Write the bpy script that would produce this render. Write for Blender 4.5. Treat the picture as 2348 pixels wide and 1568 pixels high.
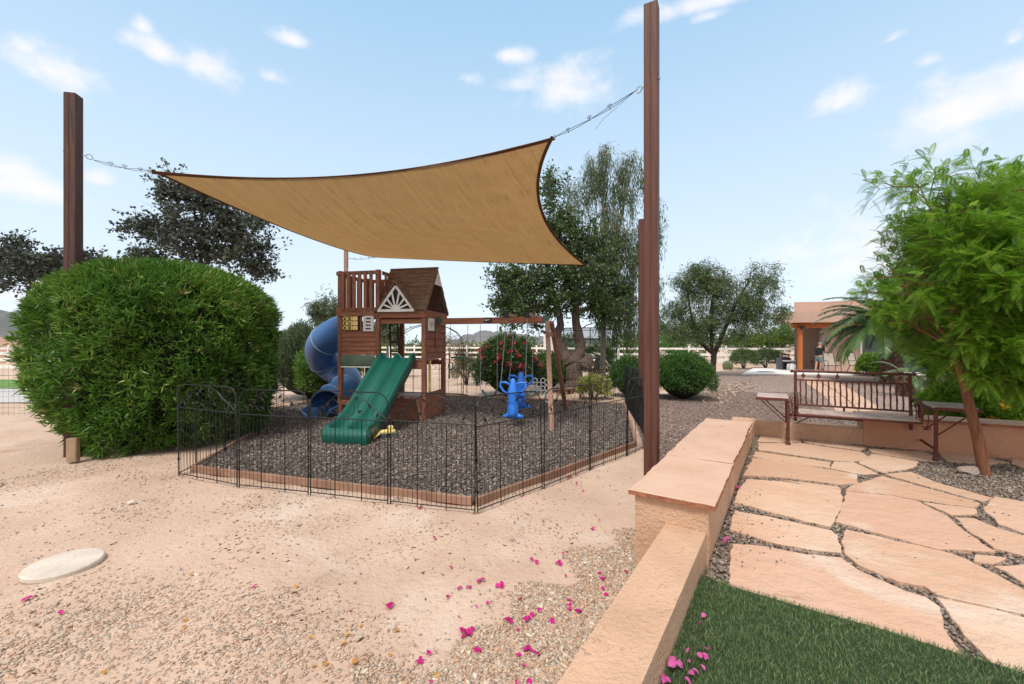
import bpy, bmesh, math, random
import numpy as np
from mathutils import Vector, Matrix
from math import radians as RAD, sin, cos, pi
for o in list(bpy.data.objects): bpy.data.objects.remove(o)
SC = bpy.context.scene
COL = SC.collection
rng = np.random.default_rng(7); random.seed(7)
# ------------------------------------------------------------------ camera
FPX, CX, HY, H = 960.0, 1173.5, 787.0, 1.6
cd = bpy.data.cameras.new('camera'); cam = bpy.data.objects.new('camera', cd); COL.objects.link(cam)
cd.sensor_width = 36; cd.lens = 36*FPX/2347.0; cd.clip_end = 6000; cd.clip_start = 0.05
cd.shift_y = 3/2347.0
cam.location = (0, 0, H); cam.rotation_euler = (RAD(90), 0, 0); SC.camera = cam
# ------------------------------------------------------------------ world
SUN_EL, SUN_AZ = RAD(58), RAD(205)      # azimuth clockwise from +Y
W = bpy.data.worlds.new("World"); SC.world = W; W.use_nodes = True
nt = W.node_tree; N = nt.nodes; L = nt.links
for n in list(N): N.remove(n)
def nd(tree, t, **k):
    n = tree.nodes.new(t)
    for a, b in k.items(): setattr(n, a, b)
    return n
def mth(tree, op, a, b=None, clamp=False, c=None):
    n = tree.nodes.new('ShaderNodeMath'); n.operation = op; n.use_clamp = clamp
    for i, v in enumerate((a, b, c)):
        if v is None: continue
        if isinstance(v, (int, float)): n.inputs[i].default_value = v
        else: tree.links.new(v, n.inputs[i])
    return n.outputs[0]
out = nd(nt, 'ShaderNodeOutputWorld'); bg = nd(nt, 'ShaderNodeBackground'); bg.inputs[1].default_value = 0.1
sky = nd(nt, 'ShaderNodeTexSky', sky_type='NISHITA', sun_disc=False, sun_elevation=SUN_EL, sun_rotation=SUN_AZ, altitude=400, air_density=1.0, dust_density=1.5, ozone_density=1.5)
tc = nd(nt, 'ShaderNodeTexCoord'); sep = nd(nt, 'ShaderNodeSeparateXYZ'); L.new(tc.outputs['Generated'], sep.inputs[0])
az = mth(nt, 'ARCTAN2', sep.outputs[0], sep.outputs[1]); el = mth(nt, 'ARCSINE', sep.outputs[2])
def noise(tree, vec, scale, detail=4, rough=.55, dist=0, sc=None):
    if sc is not None:
        m = nd(tree, 'ShaderNodeMapping'); m.inputs['Scale'].default_value = sc; tree.links.new(vec, m.inputs[0]); vec = m.outputs[0]
    n = nd(tree, 'ShaderNodeTexNoise'); n.inputs['Scale'].default_value = scale; n.inputs['Detail'].default_value = detail
    n.inputs['Roughness'].default_value = rough; n.inputs['Distortion'].default_value = dist
    tree.links.new(vec, n.inputs['Vector']); return n.outputs[0]
clouds = [(1650,-5,270,36),(1290,210,105,55),(1180,130,42,24),(1075,180,40,22),(2240,250,240,120),(1940,235,100,45),(2125,140,46,20),
 (2050,87,30,14),(2320,92,36,22),(1990,590,250,100),(480,155,80,46),(365,120,75,36),(673,96,42,20),(622,178,42,22),(120,165,150,60),(60,430,120,48),
 (230,410,60,28),(327,62,26,24),(40,680,90,40),(1620,40,50,16),(1190,200,60,25),(60,110,50,34)]
wob = noise(nt, tc.outputs['Generated'], 9.0, 6, .55, sc=(1,1,1.8)); wob2 = noise(nt, tc.outputs['Generated'], 22.0, 4, .6)
blob = None
def wall_cloud(a0, e0, ra, re):
    global blob
    u = mth(nt, 'DIVIDE', mth(nt, 'SUBTRACT', az, a0), ra); v = mth(nt, 'DIVIDE', mth(nt, 'SUBTRACT', el, e0), re)
    v2 = mth(nt, 'MULTIPLY', v, mth(nt, 'ADD', 1.15, mth(nt, 'MULTIPLY', mth(nt, 'SIGN', v), -.25)))
    d = mth(nt, 'SUBTRACT', 1.0, mth(nt, 'SQRT', mth(nt, 'ADD', mth(nt, 'MULTIPLY', u, u), mth(nt, 'MULTIPLY', v2, v2))))
    blob = d if blob is None else mth(nt, 'MAXIMUM', blob, d)
for (x, y, rx, ry) in clouds:
    X = (x-CX)/FPX; Z = (HY-y)/FPX; r = math.sqrt(X*X+1)
    wall_cloud(math.atan(X), math.atan(Z/r), 1.25*rx/FPX/(1+X*X), 1.25*ry/FPX/r/(1+(Z/r)**2))
for k in range(9):     # clouds outside the picture
    wall_cloud(rng.choice([-1, 1])*rng.uniform(1.2, 3.0), rng.uniform(.1, .8), rng.uniform(.15, .4), rng.uniform(.06, .14))
c1 = mth(nt, 'ADD', blob, mth(nt, 'ADD', mth(nt, 'MULTIPLY', mth(nt, 'SUBTRACT', wob, .52), 2.4), mth(nt, 'MULTIPLY', mth(nt, 'SUBTRACT', wob2, .5), 1.3)))
mr = nd(nt, 'ShaderNodeMapRange', interpolation_type='SMOOTHSTEP'); L.new(c1, mr.inputs[0]); mr.inputs[1].default_value = -.12; mr.inputs[2].default_value = 1.15; mr.inputs[4].default_value = .9
# thin veil over the nishita sky, whitening towards the horizon
vf = nd(nt, 'ShaderNodeMapRange', interpolation_type='SMOOTHSTEP'); L.new(el, vf.inputs[0]); vf.inputs[1].default_value = -.05; vf.inputs[2].default_value = .8
vf.inputs[3].default_value = .93; vf.inputs[4].default_value = .85
SKYM = 1.0
veil = nd(nt, 'ShaderNodeMix', data_type='RGBA'); veil.inputs['B'].default_value = (5.6, 7.4, 9.0, 1)
vcol = nd(nt, 'ShaderNodeMix', data_type='RGBA'); vr = nd(nt, 'ShaderNodeMapRange'); L.new(el, vr.inputs[0]); vr.inputs[1].default_value = 0.0; vr.inputs[2].default_value = .7
vcol.inputs['A'].default_value = (7.5, 8.35, 9.2, 1); vcol.inputs['B'].default_value = (3.4, 5.6, 7.8, 1)
L.new(vr.outputs[0], vcol.inputs['Factor']); L.new(vcol.outputs['Result'], veil.inputs['B'])
L.new(vf.outputs[0], veil.inputs['Factor']); L.new(sky.outputs[0], veil.inputs['A'])
cm = nd(nt, 'ShaderNodeMix', data_type='RGBA'); L.new(mr.outputs[0], cm.inputs['Factor']); L.new(veil.outputs['Result'], cm.inputs['A']); cm.inputs['B'].default_value = (8.1, 7.9, 8.3, 1)
# unseen bright cloud deck, added overhead and behind camera for warmer fill light
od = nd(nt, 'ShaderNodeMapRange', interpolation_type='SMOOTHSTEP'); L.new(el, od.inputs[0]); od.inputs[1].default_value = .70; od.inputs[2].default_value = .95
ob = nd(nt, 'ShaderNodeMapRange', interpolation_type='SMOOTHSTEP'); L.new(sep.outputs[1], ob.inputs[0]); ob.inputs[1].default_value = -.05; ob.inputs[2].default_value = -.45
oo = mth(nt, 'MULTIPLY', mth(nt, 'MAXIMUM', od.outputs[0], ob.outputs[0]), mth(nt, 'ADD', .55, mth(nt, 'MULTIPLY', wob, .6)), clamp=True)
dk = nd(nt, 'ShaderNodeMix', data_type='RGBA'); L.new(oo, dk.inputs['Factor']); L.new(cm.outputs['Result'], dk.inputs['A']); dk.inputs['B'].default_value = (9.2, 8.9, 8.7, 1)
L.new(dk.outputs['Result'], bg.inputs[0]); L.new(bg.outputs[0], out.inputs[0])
sl = bpy.data.lights.new('sun', 'SUN'); so = bpy.data.objects.new('sun', sl); COL.objects.link(so)
sl.energy = 2.5; sl.angle = RAD(12); sl.color = (1, .95, .88)
so.rotation_euler = Vector((sin(SUN_AZ)*cos(SUN_EL), cos(SUN_AZ)*cos(SUN_EL), sin(SUN_EL))).to_track_quat('Z', 'Y').to_euler()
so.location = (0, 0, 30)
SC.view_settings.view_transform = 'Standard'; SC.view_settings.look = 'None'; SC.view_settings.exposure = 0.36; SC.view_settings.gamma = 1
# ------------------------------------------------------------------ pixel helpers: a point on a level plane, or at a depth
def G(x, y, z=0.0):
    Y = FPX*(H-z)/(y-HY); return ((x-CX)/FPX*Y, Y, z)
def P(x, y, Y): return ((x-CX)/FPX*Y, Y, H-(y-HY)/FPX*Y)
# ------------------------------------------------------------------ materials
MATS = {}
def mat(name, col, rough=.7, col2=None, nscale=8, bump=0, bscale=40, stretch=None, metal=0, spec=.4, trans=None, ramp=None, coat=0, speck=None, contrast=(.35,.65), disp=.02, sheen=0, uv='Object', vor=None, detail=5, patch=None, lines=None, rot=0):
    m = bpy.data.materials.new(name); m.use_nodes = True; t = m.node_tree; b = t.nodes['Principled BSDF']; o = t.nodes['Material Output']
    MATS[name] = m
    b.inputs['Roughness'].default_value = rough; b.inputs['Metallic'].default_value = metal; b.inputs['Specular IOR Level'].default_value = spec
    if coat: b.inputs['Coat Weight'].default_value = coat; b.inputs['Coat Roughness'].default_value = .15
    if sheen: b.inputs['Sheen Weight'].default_value = sheen
    c = nd(t, 'ShaderNodeTexCoord').outputs[uv]
    if rot:
        mp = nd(t, 'ShaderNodeMapping'); mp.inputs['Rotation'].default_value = (0,0,rot); t.links.new(c, mp.inputs[0]); c = mp.outputs[0]
    if stretch:
        mp = nd(t, 'ShaderNodeMapping'); mp.inputs['Scale'].default_value = stretch; t.links.new(c, mp.inputs[0]); c = mp.outputs[0]
    cur = None
    if ramp:          # per-vertex random attribute -> colours
        at = nd(t, 'ShaderNodeAttribute', attribute_name='rnd'); r = nd(t, 'ShaderNodeValToRGB'); r.color_ramp.interpolation = 'LINEAR'
        e = r.color_ramp.elements
        while len(e) < len(ramp): e.new(.5)
        for i, cc in enumerate(ramp): e[i].position = i/(len(ramp)-1); e[i].color = (*cc, 1)
        t.links.new(at.outputs['Fac'], r.inputs[0]); cur = r.outputs[0]
    if col2:
        n = noise(t, c, nscale, detail, .6); mr_ = nd(t, 'ShaderNodeMapRange'); t.links.new(n, mr_.inputs[0]); mr_.inputs[1].default_value = contrast[0]; mr_.inputs[2].default_value = contrast[1]
        mx = nd(t, 'ShaderNodeMix', data_type='RGBA'); t.links.new(mr_.outputs[0], mx.inputs['Factor'])
        if cur: t.links.new(cur, mx.inputs['A'])
        else: mx.inputs['A'].default_value = (*col, 1)
        mx.inputs['B'].default_value = (*col2, 1); cur = mx.outputs['Result']
    for (pc, ps, lo, hi) in (patch or []):
        n = noise(t, c, ps, 5, .6, .6); mr_ = nd(t, 'ShaderNodeMapRange', interpolation_type='SMOOTHSTEP'); t.links.new(n, mr_.inputs[0]); mr_.inputs[1].default_value = lo; mr_.inputs[2].default_value = hi
        mx = nd(t, 'ShaderNodeMix', data_type='RGBA'); t.links.new(mr_.outputs[0], mx.inputs['Factor'])
        if cur: t.links.new(cur, mx.inputs['A'])
        else: mx.inputs['A'].default_value = (*col, 1)
        mx.inputs['B'].default_value = (*pc, 1); cur = mx.outputs['Result']
    for (lc, ls, wdt, gate, sc3) in (lines or []):     # thin wandering cracks and ridges
        n = noise(t, c, ls, 3, .5, 1.5, sc=sc3); a_ = mth(t, 'LESS_THAN', mth(t, 'ABSOLUTE', mth(t, 'SUBTRACT', n, .5)), wdt); g2 = noise(t, c, ls*1.7, 2, .5); a_ = mth(t, 'MULTIPLY', a_, mth(t, 'GREATER_THAN', g2, gate))
        mx = nd(t, 'ShaderNodeMix', data_type='RGBA'); t.links.new(mth(t, 'MULTIPLY', a_, .75), mx.inputs['Factor'])
        if cur: t.links.new(cur, mx.inputs['A'])
        else: mx.inputs['A'].default_value = (*col, 1)
        mx.inputs['B'].default_value = (*lc, 1); cur = mx.outputs['Result']
    if speck:         # (colour, scale, threshold)
        for (sc_, s_, th) in speck:
            n = noise(t, c, s_, 3, .7); g = mth(t, 'GREATER_THAN', n, th); mx = nd(t, 'ShaderNodeMix', data_type='RGBA'); t.links.new(g, mx.inputs['Factor'])
            if cur: t.links.new(cur, mx.inputs['A'])
            else: mx.inputs['A'].default_value = (*col, 1)
            mx.inputs['B'].default_value = (*sc_, 1); cur = mx.outputs['Result']
    if vor:           # stony mosaic: scale, list of colours
        v = nd(t, 'ShaderNodeTexVoronoi'); v.inputs['Scale'].default_value = vor[0]; t.links.new(c, v.inputs['Vector'])
        r = nd(t, 'ShaderNodeValToRGB'); e = r.color_ramp.elements
        while len(e) < len(vor[1]): e.new(.5)
        for i, cc in enumerate(vor[1]): e[i].position = i/(len(vor[1])-1); e[i].color = (*cc, 1)
        sp = nd(t, 'ShaderNodeSeparateColor'); t.links.new(v.outputs['Color'], sp.inputs[0]); t.links.new(sp.outputs[0], r.inputs[0])
        cur = r.outputs[0]
        bm_ = nd(t, 'ShaderNodeBump'); bm_.invert = True; bm_.inputs['Strength'].default_value = .9; bm_.inputs['Distance'].default_value = vor[2]
        t.links.new(v.outputs['Distance'], bm_.inputs['Height']); t.links.new(bm_.outputs[0], b.inputs['Normal'])
    if cur: t.links.new(cur, b.inputs['Base Color'])
    else: b.inputs['Base Color'].default_value = (*col, 1)
    if bump and not vor:
        n = noise(t, c, bscale, 4, .65); bp = nd(t, 'ShaderNodeBump'); bp.inputs['Strength'].default_value = bump; bp.inputs['Distance'].default_value = disp
        t.links.new(n, bp.inputs['Height']); t.links.new(bp.outputs[0], b.inputs['Normal'])
    if trans:
        tr = nd(t, 'ShaderNodeBsdfTranslucent'); ms = nd(t, 'ShaderNodeMixShader'); ms.inputs[0].default_value = trans
        if cur: t.links.new(cur, tr.inputs[0])
        else: tr.inputs[0].default_value = (*col, 1)
        t.links.new(b.outputs[0], ms.inputs[1]); t.links.new(tr.outputs[0], ms.inputs[2]); t.links.new(ms.outputs[0], o.inputs[0])
    return m
# ------------------------------------------------------------------ object helpers
ROOT = {}
def tag(o, label=None, cat=None, group=None, kind=None):
    if label: o['label'] = label
    if cat: o['category'] = cat
    if group: o['group'] = group
    if kind: o['kind'] = kind
    return o
def thing(name, label, cat, loc=(0,0,0), rotz=0, group=None):
    o = bpy.data.objects.new(name, None); COL.objects.link(o); o.location = loc; o.rotation_euler = (0,0,rotz); o.empty_display_size = .2
    ROOT[o.name] = (Matrix.Translation(loc) @ Matrix.Rotation(rotz, 4, 'Z')).inverted()
    return tag(o, label, cat, group)
def link(name, me, m, parent=None):
    o = bpy.data.objects.new(name, me); COL.objects.link(o)
    if m: me.materials.append(m)
    if parent: o.parent = parent; ROOT[o.name] = ROOT.get(parent.name)
    return o
def copy_tree(o, parent=None):
    c = o.copy(); COL.objects.link(c); c.parent = parent
    for ch in list(o.children): copy_tree(ch, c)
    return c
def frame_of(d, up=Vector((0,0,1))):
    d = Vector(d).normalized()
    if abs(d.dot(up)) > .999: up = Vector((0,1,0))
    r = d.cross(up).normalized(); u = r.cross(d).normalized(); return r, d, u
class MB:
    def __init__(s): s.v = []; s.f = []; s.rnd = None; s.smooth = False
    def add(s, vs, fs):
        k = len(s.v); s.v += [tuple(p) for p in vs]; s.f += [tuple(i+k for i in f) for f in fs]; return s
    def box(s, c, sz, rz=0, M=None):
        x, y, z = [a/2 for a in sz]; R = Matrix.Rotation(rz, 3, 'Z') if M is None else M
        vs = [Vector(c)+R@Vector((a*x, b*y, d*z)) for a in (-1,1) for b in (-1,1) for d in (-1,1)]
        return s.add(vs, [(0,1,3,2),(4,6,7,5),(0,4,5,1),(2,3,7,6),(0,2,6,4),(1,5,7,3)])
    def bx(s, x0, x1, y0, y1, z0, z1): return s.box(((x0+x1)/2,(y0+y1)/2,(z0+z1)/2),(x1-x0,y1-y0,z1-z0))
    def cbox(s, c, sz, b=.01, rz=0):      # chamfered box
        x, y, z = [a/2 for a in sz]; R = Matrix.Rotation(rz, 3, 'Z'); b = min(b, x*.45, y*.45, z*.45)
        bm = bmesh.new(); bmesh.ops.create_cube(bm, size=1)
        for v in bm.verts: v.co = Vector((v.co.x*2*x, v.co.y*2*y, v.co.z*2*z))
        bmesh.ops.bevel(bm, geom=bm.edges[:], offset=b, segments=1, affect='EDGES')
        bm.verts.index_update(); s.add([Vector(c)+R@v.co for v in bm.verts], [[v.index for v in f.verts] for f in bm.faces]); bm.free(); return s
    def bar(s, p, q, w, h, up=(0,0,1), chamf=.12):   # octagonal (chamfered) timber from p to q
        p = Vector(p); q = Vector(q); r, d, u = frame_of(q-p, Vector(up)); c = min(w, h)*chamf
        pr = [(-w/2+c,-h/2),(w/2-c,-h/2),(w/2,-h/2+c),(w/2,h/2-c),(w/2-c,h/2),(-w/2+c,h/2),(-w/2,h/2-c),(-w/2,-h/2+c)]
        vs = [a+r*x+u*y for a in (p, q) for x, y in pr]
        return s.add(vs, [tuple(range(7,-1,-1)), tuple(range(8,16))]+[(i,(i+1)%8,8+(i+1)%8,8+i) for i in range(8)])
    def tube(s, pts, r, n=8, cap=True, closed=False):
        pts = [Vector(p) for p in pts]; m = len(pts); rs = r if hasattr(r, '__len__') else [r]*m; k = len(s.v); prev = None
        for i, p in enumerate(pts):
            if closed: d = pts[(i+1)%m]-pts[i-1]
            else: d = pts[min(i+1,m-1)]-pts[max(i-1,0)]
            if d.length < 1e-9: d = Vector((0,0,1))
            d.normalize()
            if prev is None: a = d.cross(Vector((0,0,1)) if abs(d.z) < .95 else Vector((0,1,0))).normalized()
            else: a = (prev-d*prev.dot(d)).normalized()
            prev = a; b = d.cross(a)
            for j in range(n):
                t = 2*pi*j/n; s.v.append(tuple(p+(a*cos(t)+b*sin(t))*rs[i]))
        for i in range(m if closed else m-1):
            i2 = (i+1)%m
            for j in range(n): s.f.append((k+i*n+j, k+i*n+(j+1)%n, k+i2*n+(j+1)%n, k+i2*n+j))
        if cap and not closed: s.f.append(tuple(k+j for j in range(n-1,-1,-1))); s.f.append(tuple(k+(m-1)*n+j for j in range(n)))
        return s
    def lathe(s, prof, c=(0,0,0), n=16):
        k = len(s.v); m = len(prof)
        for r, z in prof:
            for j in range(n): t = 2*pi*j/n; s.v.append((c[0]+r*cos(t), c[1]+r*sin(t), c[2]+z))
        for i in range(m-1):
            for j in range(n): s.f.append((k+i*n+j, k+i*n+(j+1)%n, k+(i+1)*n+(j+1)%n, k+(i+1)*n+j))
        s.f.append(tuple(k+j for j in range(n-1,-1,-1))); s.f.append(tuple(k+(m-1)*n+j for j in range(n))); return s
    def prism(s, poly, z0, z1, bev=0):
        a = sum(poly[i][0]*poly[(i+1)%len(poly)][1]-poly[(i+1)%len(poly)][0]*poly[i][1] for i in range(len(poly)))
        if a < 0: poly = poly[::-1]
        n = len(poly)
        if bev:
            cx = sum(p[0] for p in poly)/n; cy = sum(p[1] for p in poly)/n
            ins = [(p[0]+(cx-p[0])/max(1e-6,math.hypot(cx-p[0],cy-p[1]))*bev, p[1]+(cy-p[1])/max(1e-6,math.hypot(cx-p[0],cy-p[1]))*bev) for p in poly]
            vs = [(x,y,z0) for x,y in poly]+[(x,y,z1-bev) for x,y in poly]+[(x,y,z1) for x,y in ins]
            return s.add(vs, [tuple(range(n-1,-1,-1)), tuple(range(2*n,3*n))]+[(i,(i+1)%n,n+(i+1)%n,n+i) for i in range(n)]+[(n+i,n+(i+1)%n,2*n+(i+1)%n,2*n+i) for i in range(n)])
        vs = [(x,y,z0) for x,y in poly]+[(x,y,z1) for x,y in poly]
        return s.add(vs, [tuple(range(n-1,-1,-1)), tuple(range(n,2*n))]+[(i,(i+1)%n,n+(i+1)%n,n+i) for i in range(n)])
    def grid(s, fn, nu, nv):
        k = len(s.v)
        for i in range(nu+1):
            for j in range(nv+1): s.v.append(tuple(fn(i/nu, j/nv)))
        for i in range(nu):
            for j in range(nv): a = k+i*(nv+1)+j; s.f.append((a, a+nv+1, a+nv+2, a+1))
        return s
    def ball(s, c, r, nu=10, nv=8, sc=(1,1,1)):
        return s.lathe([(max(.001,sin(pi*i/nv))*r*sc[0], -cos(pi*i/nv)*r*sc[2]) for i in range(nv+1)], c, nu)
    def build(s, name, m, parent=None, world=False, smooth=False, solid=0):
        vs = s.v
        if world and parent is not None:
            Mi = ROOT[parent.name]; vs = [tuple(Mi@Vector(p)) for p in vs]
        me = bpy.data.meshes.new(name); me.from_pydata(vs, [], s.f); me.update()
        if smooth: me.polygons.foreach_set('use_smooth', [True]*len(me.polygons))
        o = link(name, me, m, parent)
        if smooth == 'auto':
            pass
        if solid: md = o.modifiers.new('solid', 'SOLIDIFY'); md.thickness = solid; md.offset = 0
        return o
def npmesh(name, verts, faces_n, loops, rnd=None, m=None, parent=None, world=True, smooth=False):
    """verts (V,3); all faces have faces_n corners; loops flat index array; rnd per vertex"""
    v = np.asarray(verts, dtype=np.float64)
    if world and parent is not None:
        Mi = np.array(ROOT[parent.name]); v = v@Mi[:3,:3].T+Mi[:3,3]
    me = bpy.data.meshes.new(name); nf = len(loops)//faces_n
    me.vertices.add(len(v)); me.vertices.foreach_set('co', v.astype(np.float32).ravel())
    me.loops.add(len(loops)); me.loops.foreach_set('vertex_index', np.asarray(loops, dtype=np.int32))
    me.polygons.add(nf); me.polygons.foreach_set('loop_start', np.arange(nf, dtype=np.int32)*faces_n)
    if smooth: me.polygons.foreach_set('use_smooth', np.ones(nf, dtype=bool))
    me.update(calc_edges=True)
    if rnd is not None:
        a = me.attributes.new('rnd', 'FLOAT', 'POINT'); a.data.foreach_set('value', np.asarray(rnd, dtype=np.float32))
    return link(name, me, m, parent)
def unit(a): return a/np.maximum(np.linalg.norm(a, axis=-1, keepdims=True), 1e-9)
def leaf_geo(pos, d, length, width, curl=.15):
    """folded four-corner leaves; pos (N,3) bases, d (N,3) directions"""
    n = len(pos); d = unit(d); length = np.broadcast_to(length, n)[:,None]; width = np.broadcast_to(width, n)[:,None]
    r = unit(np.cross(d, rng.normal(size=(n,3)))); nn = np.cross(d, r)
    mid = pos+d*length*.45
    v = np.stack([pos, mid+r*width*.5+nn*width*curl, pos+d*length-nn*length*curl*.5, mid-r*width*.5+nn*width*curl], 1).reshape(-1,3)
    return v
def leaves(name, pos, d, length, width, m, parent, rnd=None, curl=.15):
    v = leaf_geo(pos, d, length, width, curl); n = len(pos)
    if rnd is None: rnd = rng.random(n)
    return npmesh(name, v, 4, np.arange(4*n), np.repeat(rnd, 4), m, parent)
def inpoly(pts, poly):
    x, y = pts[:,0], pts[:,1]; r = np.zeros(len(pts), bool); n = len(poly)
    for i in range(n):
        x1, y1 = poly[i][:2]; x2, y2 = poly[(i+1)%n][:2]
        c = ((y1 > y) != (y2 > y)) & (x < (x2-x1)*(y-y1)/((y2-y1) if y2 != y1 else 1e-9)+x1); r ^= c
    return r
def poly_pts(poly, n):
    p = np.array([q[:2] for q in poly]); lo, hi = p.min(0), p.max(0); out_ = []; got = 0
    while got < n:
        q = rng.uniform(lo, hi, (n*2, 2)); q = q[inpoly(q, poly)]; out_.append(q); got += len(q)
        if len(q) == 0: break
    return np.concatenate(out_)[:n]
OCT = np.array([[1,0,0],[0,1,0],[-1,0,0],[0,-1,0],[0,0,1],[0,0,-1]], float); OCF = np.array([0,1,4, 1,2,4, 2,3,4, 3,0,4, 1,0,5, 2,1,5, 3,2,5, 0,3,5])
CUBE = np.array([[a,b,c] for a in (-1,1) for b in (-1,1) for c in (-1,1)], float)*.62; CUF = np.array([0,1,3,2, 4,6,7,5, 0,4,5,1, 2,3,7,6, 0,2,6,4, 1,5,7,3])
def stones(name, xy, z, size, m, label=None, cat=None, flat=.5, cube=False, tilt=.35, kind='stuff', elong=1.5, rnd=None, parent=None):
    n = len(xy); B, F, k = (CUBE, CUF, 4) if cube else (OCT, OCF, 3); nb = len(B)
    s = np.broadcast_to(size, n)[:,None,None]
    v = B[None]*(1+rng.uniform(-.35,.35,(n,nb,3)))*s*np.array([elong**.5, elong**-.5, flat])*rng.uniform(.7,1.3,(n,1,3))
    a = rng.uniform(0, 2*pi, n); tx = rng.normal(0, tilt, n); ty = rng.normal(0, tilt, n)
    def rot(v, ang, i, j):
        c, s_ = np.cos(ang)[:,None], np.sin(ang)[:,None]; w = v.copy(); w[:,:,i] = v[:,:,i]*c-v[:,:,j]*s_; w[:,:,j] = v[:,:,i]*s_+v[:,:,j]*c; return w
    v = rot(rot(rot(v, tx, 1, 2), ty, 0, 2), a, 0, 1)
    zz = np.broadcast_to(z, n)
    v[:,:,0] += xy[:,0][:,None]; v[:,:,1] += xy[:,1][:,None]; v[:,:,2] += zz[:,None]
    lp = (F[None]+np.arange(n)[:,None]*nb).ravel()
    o = npmesh(name, v.reshape(-1,3), k, lp, np.repeat(rng.random(n) if rnd is None else rnd, nb), m, parent)
    if parent is None: tag(o, label, cat, kind=kind)
    return o
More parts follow.
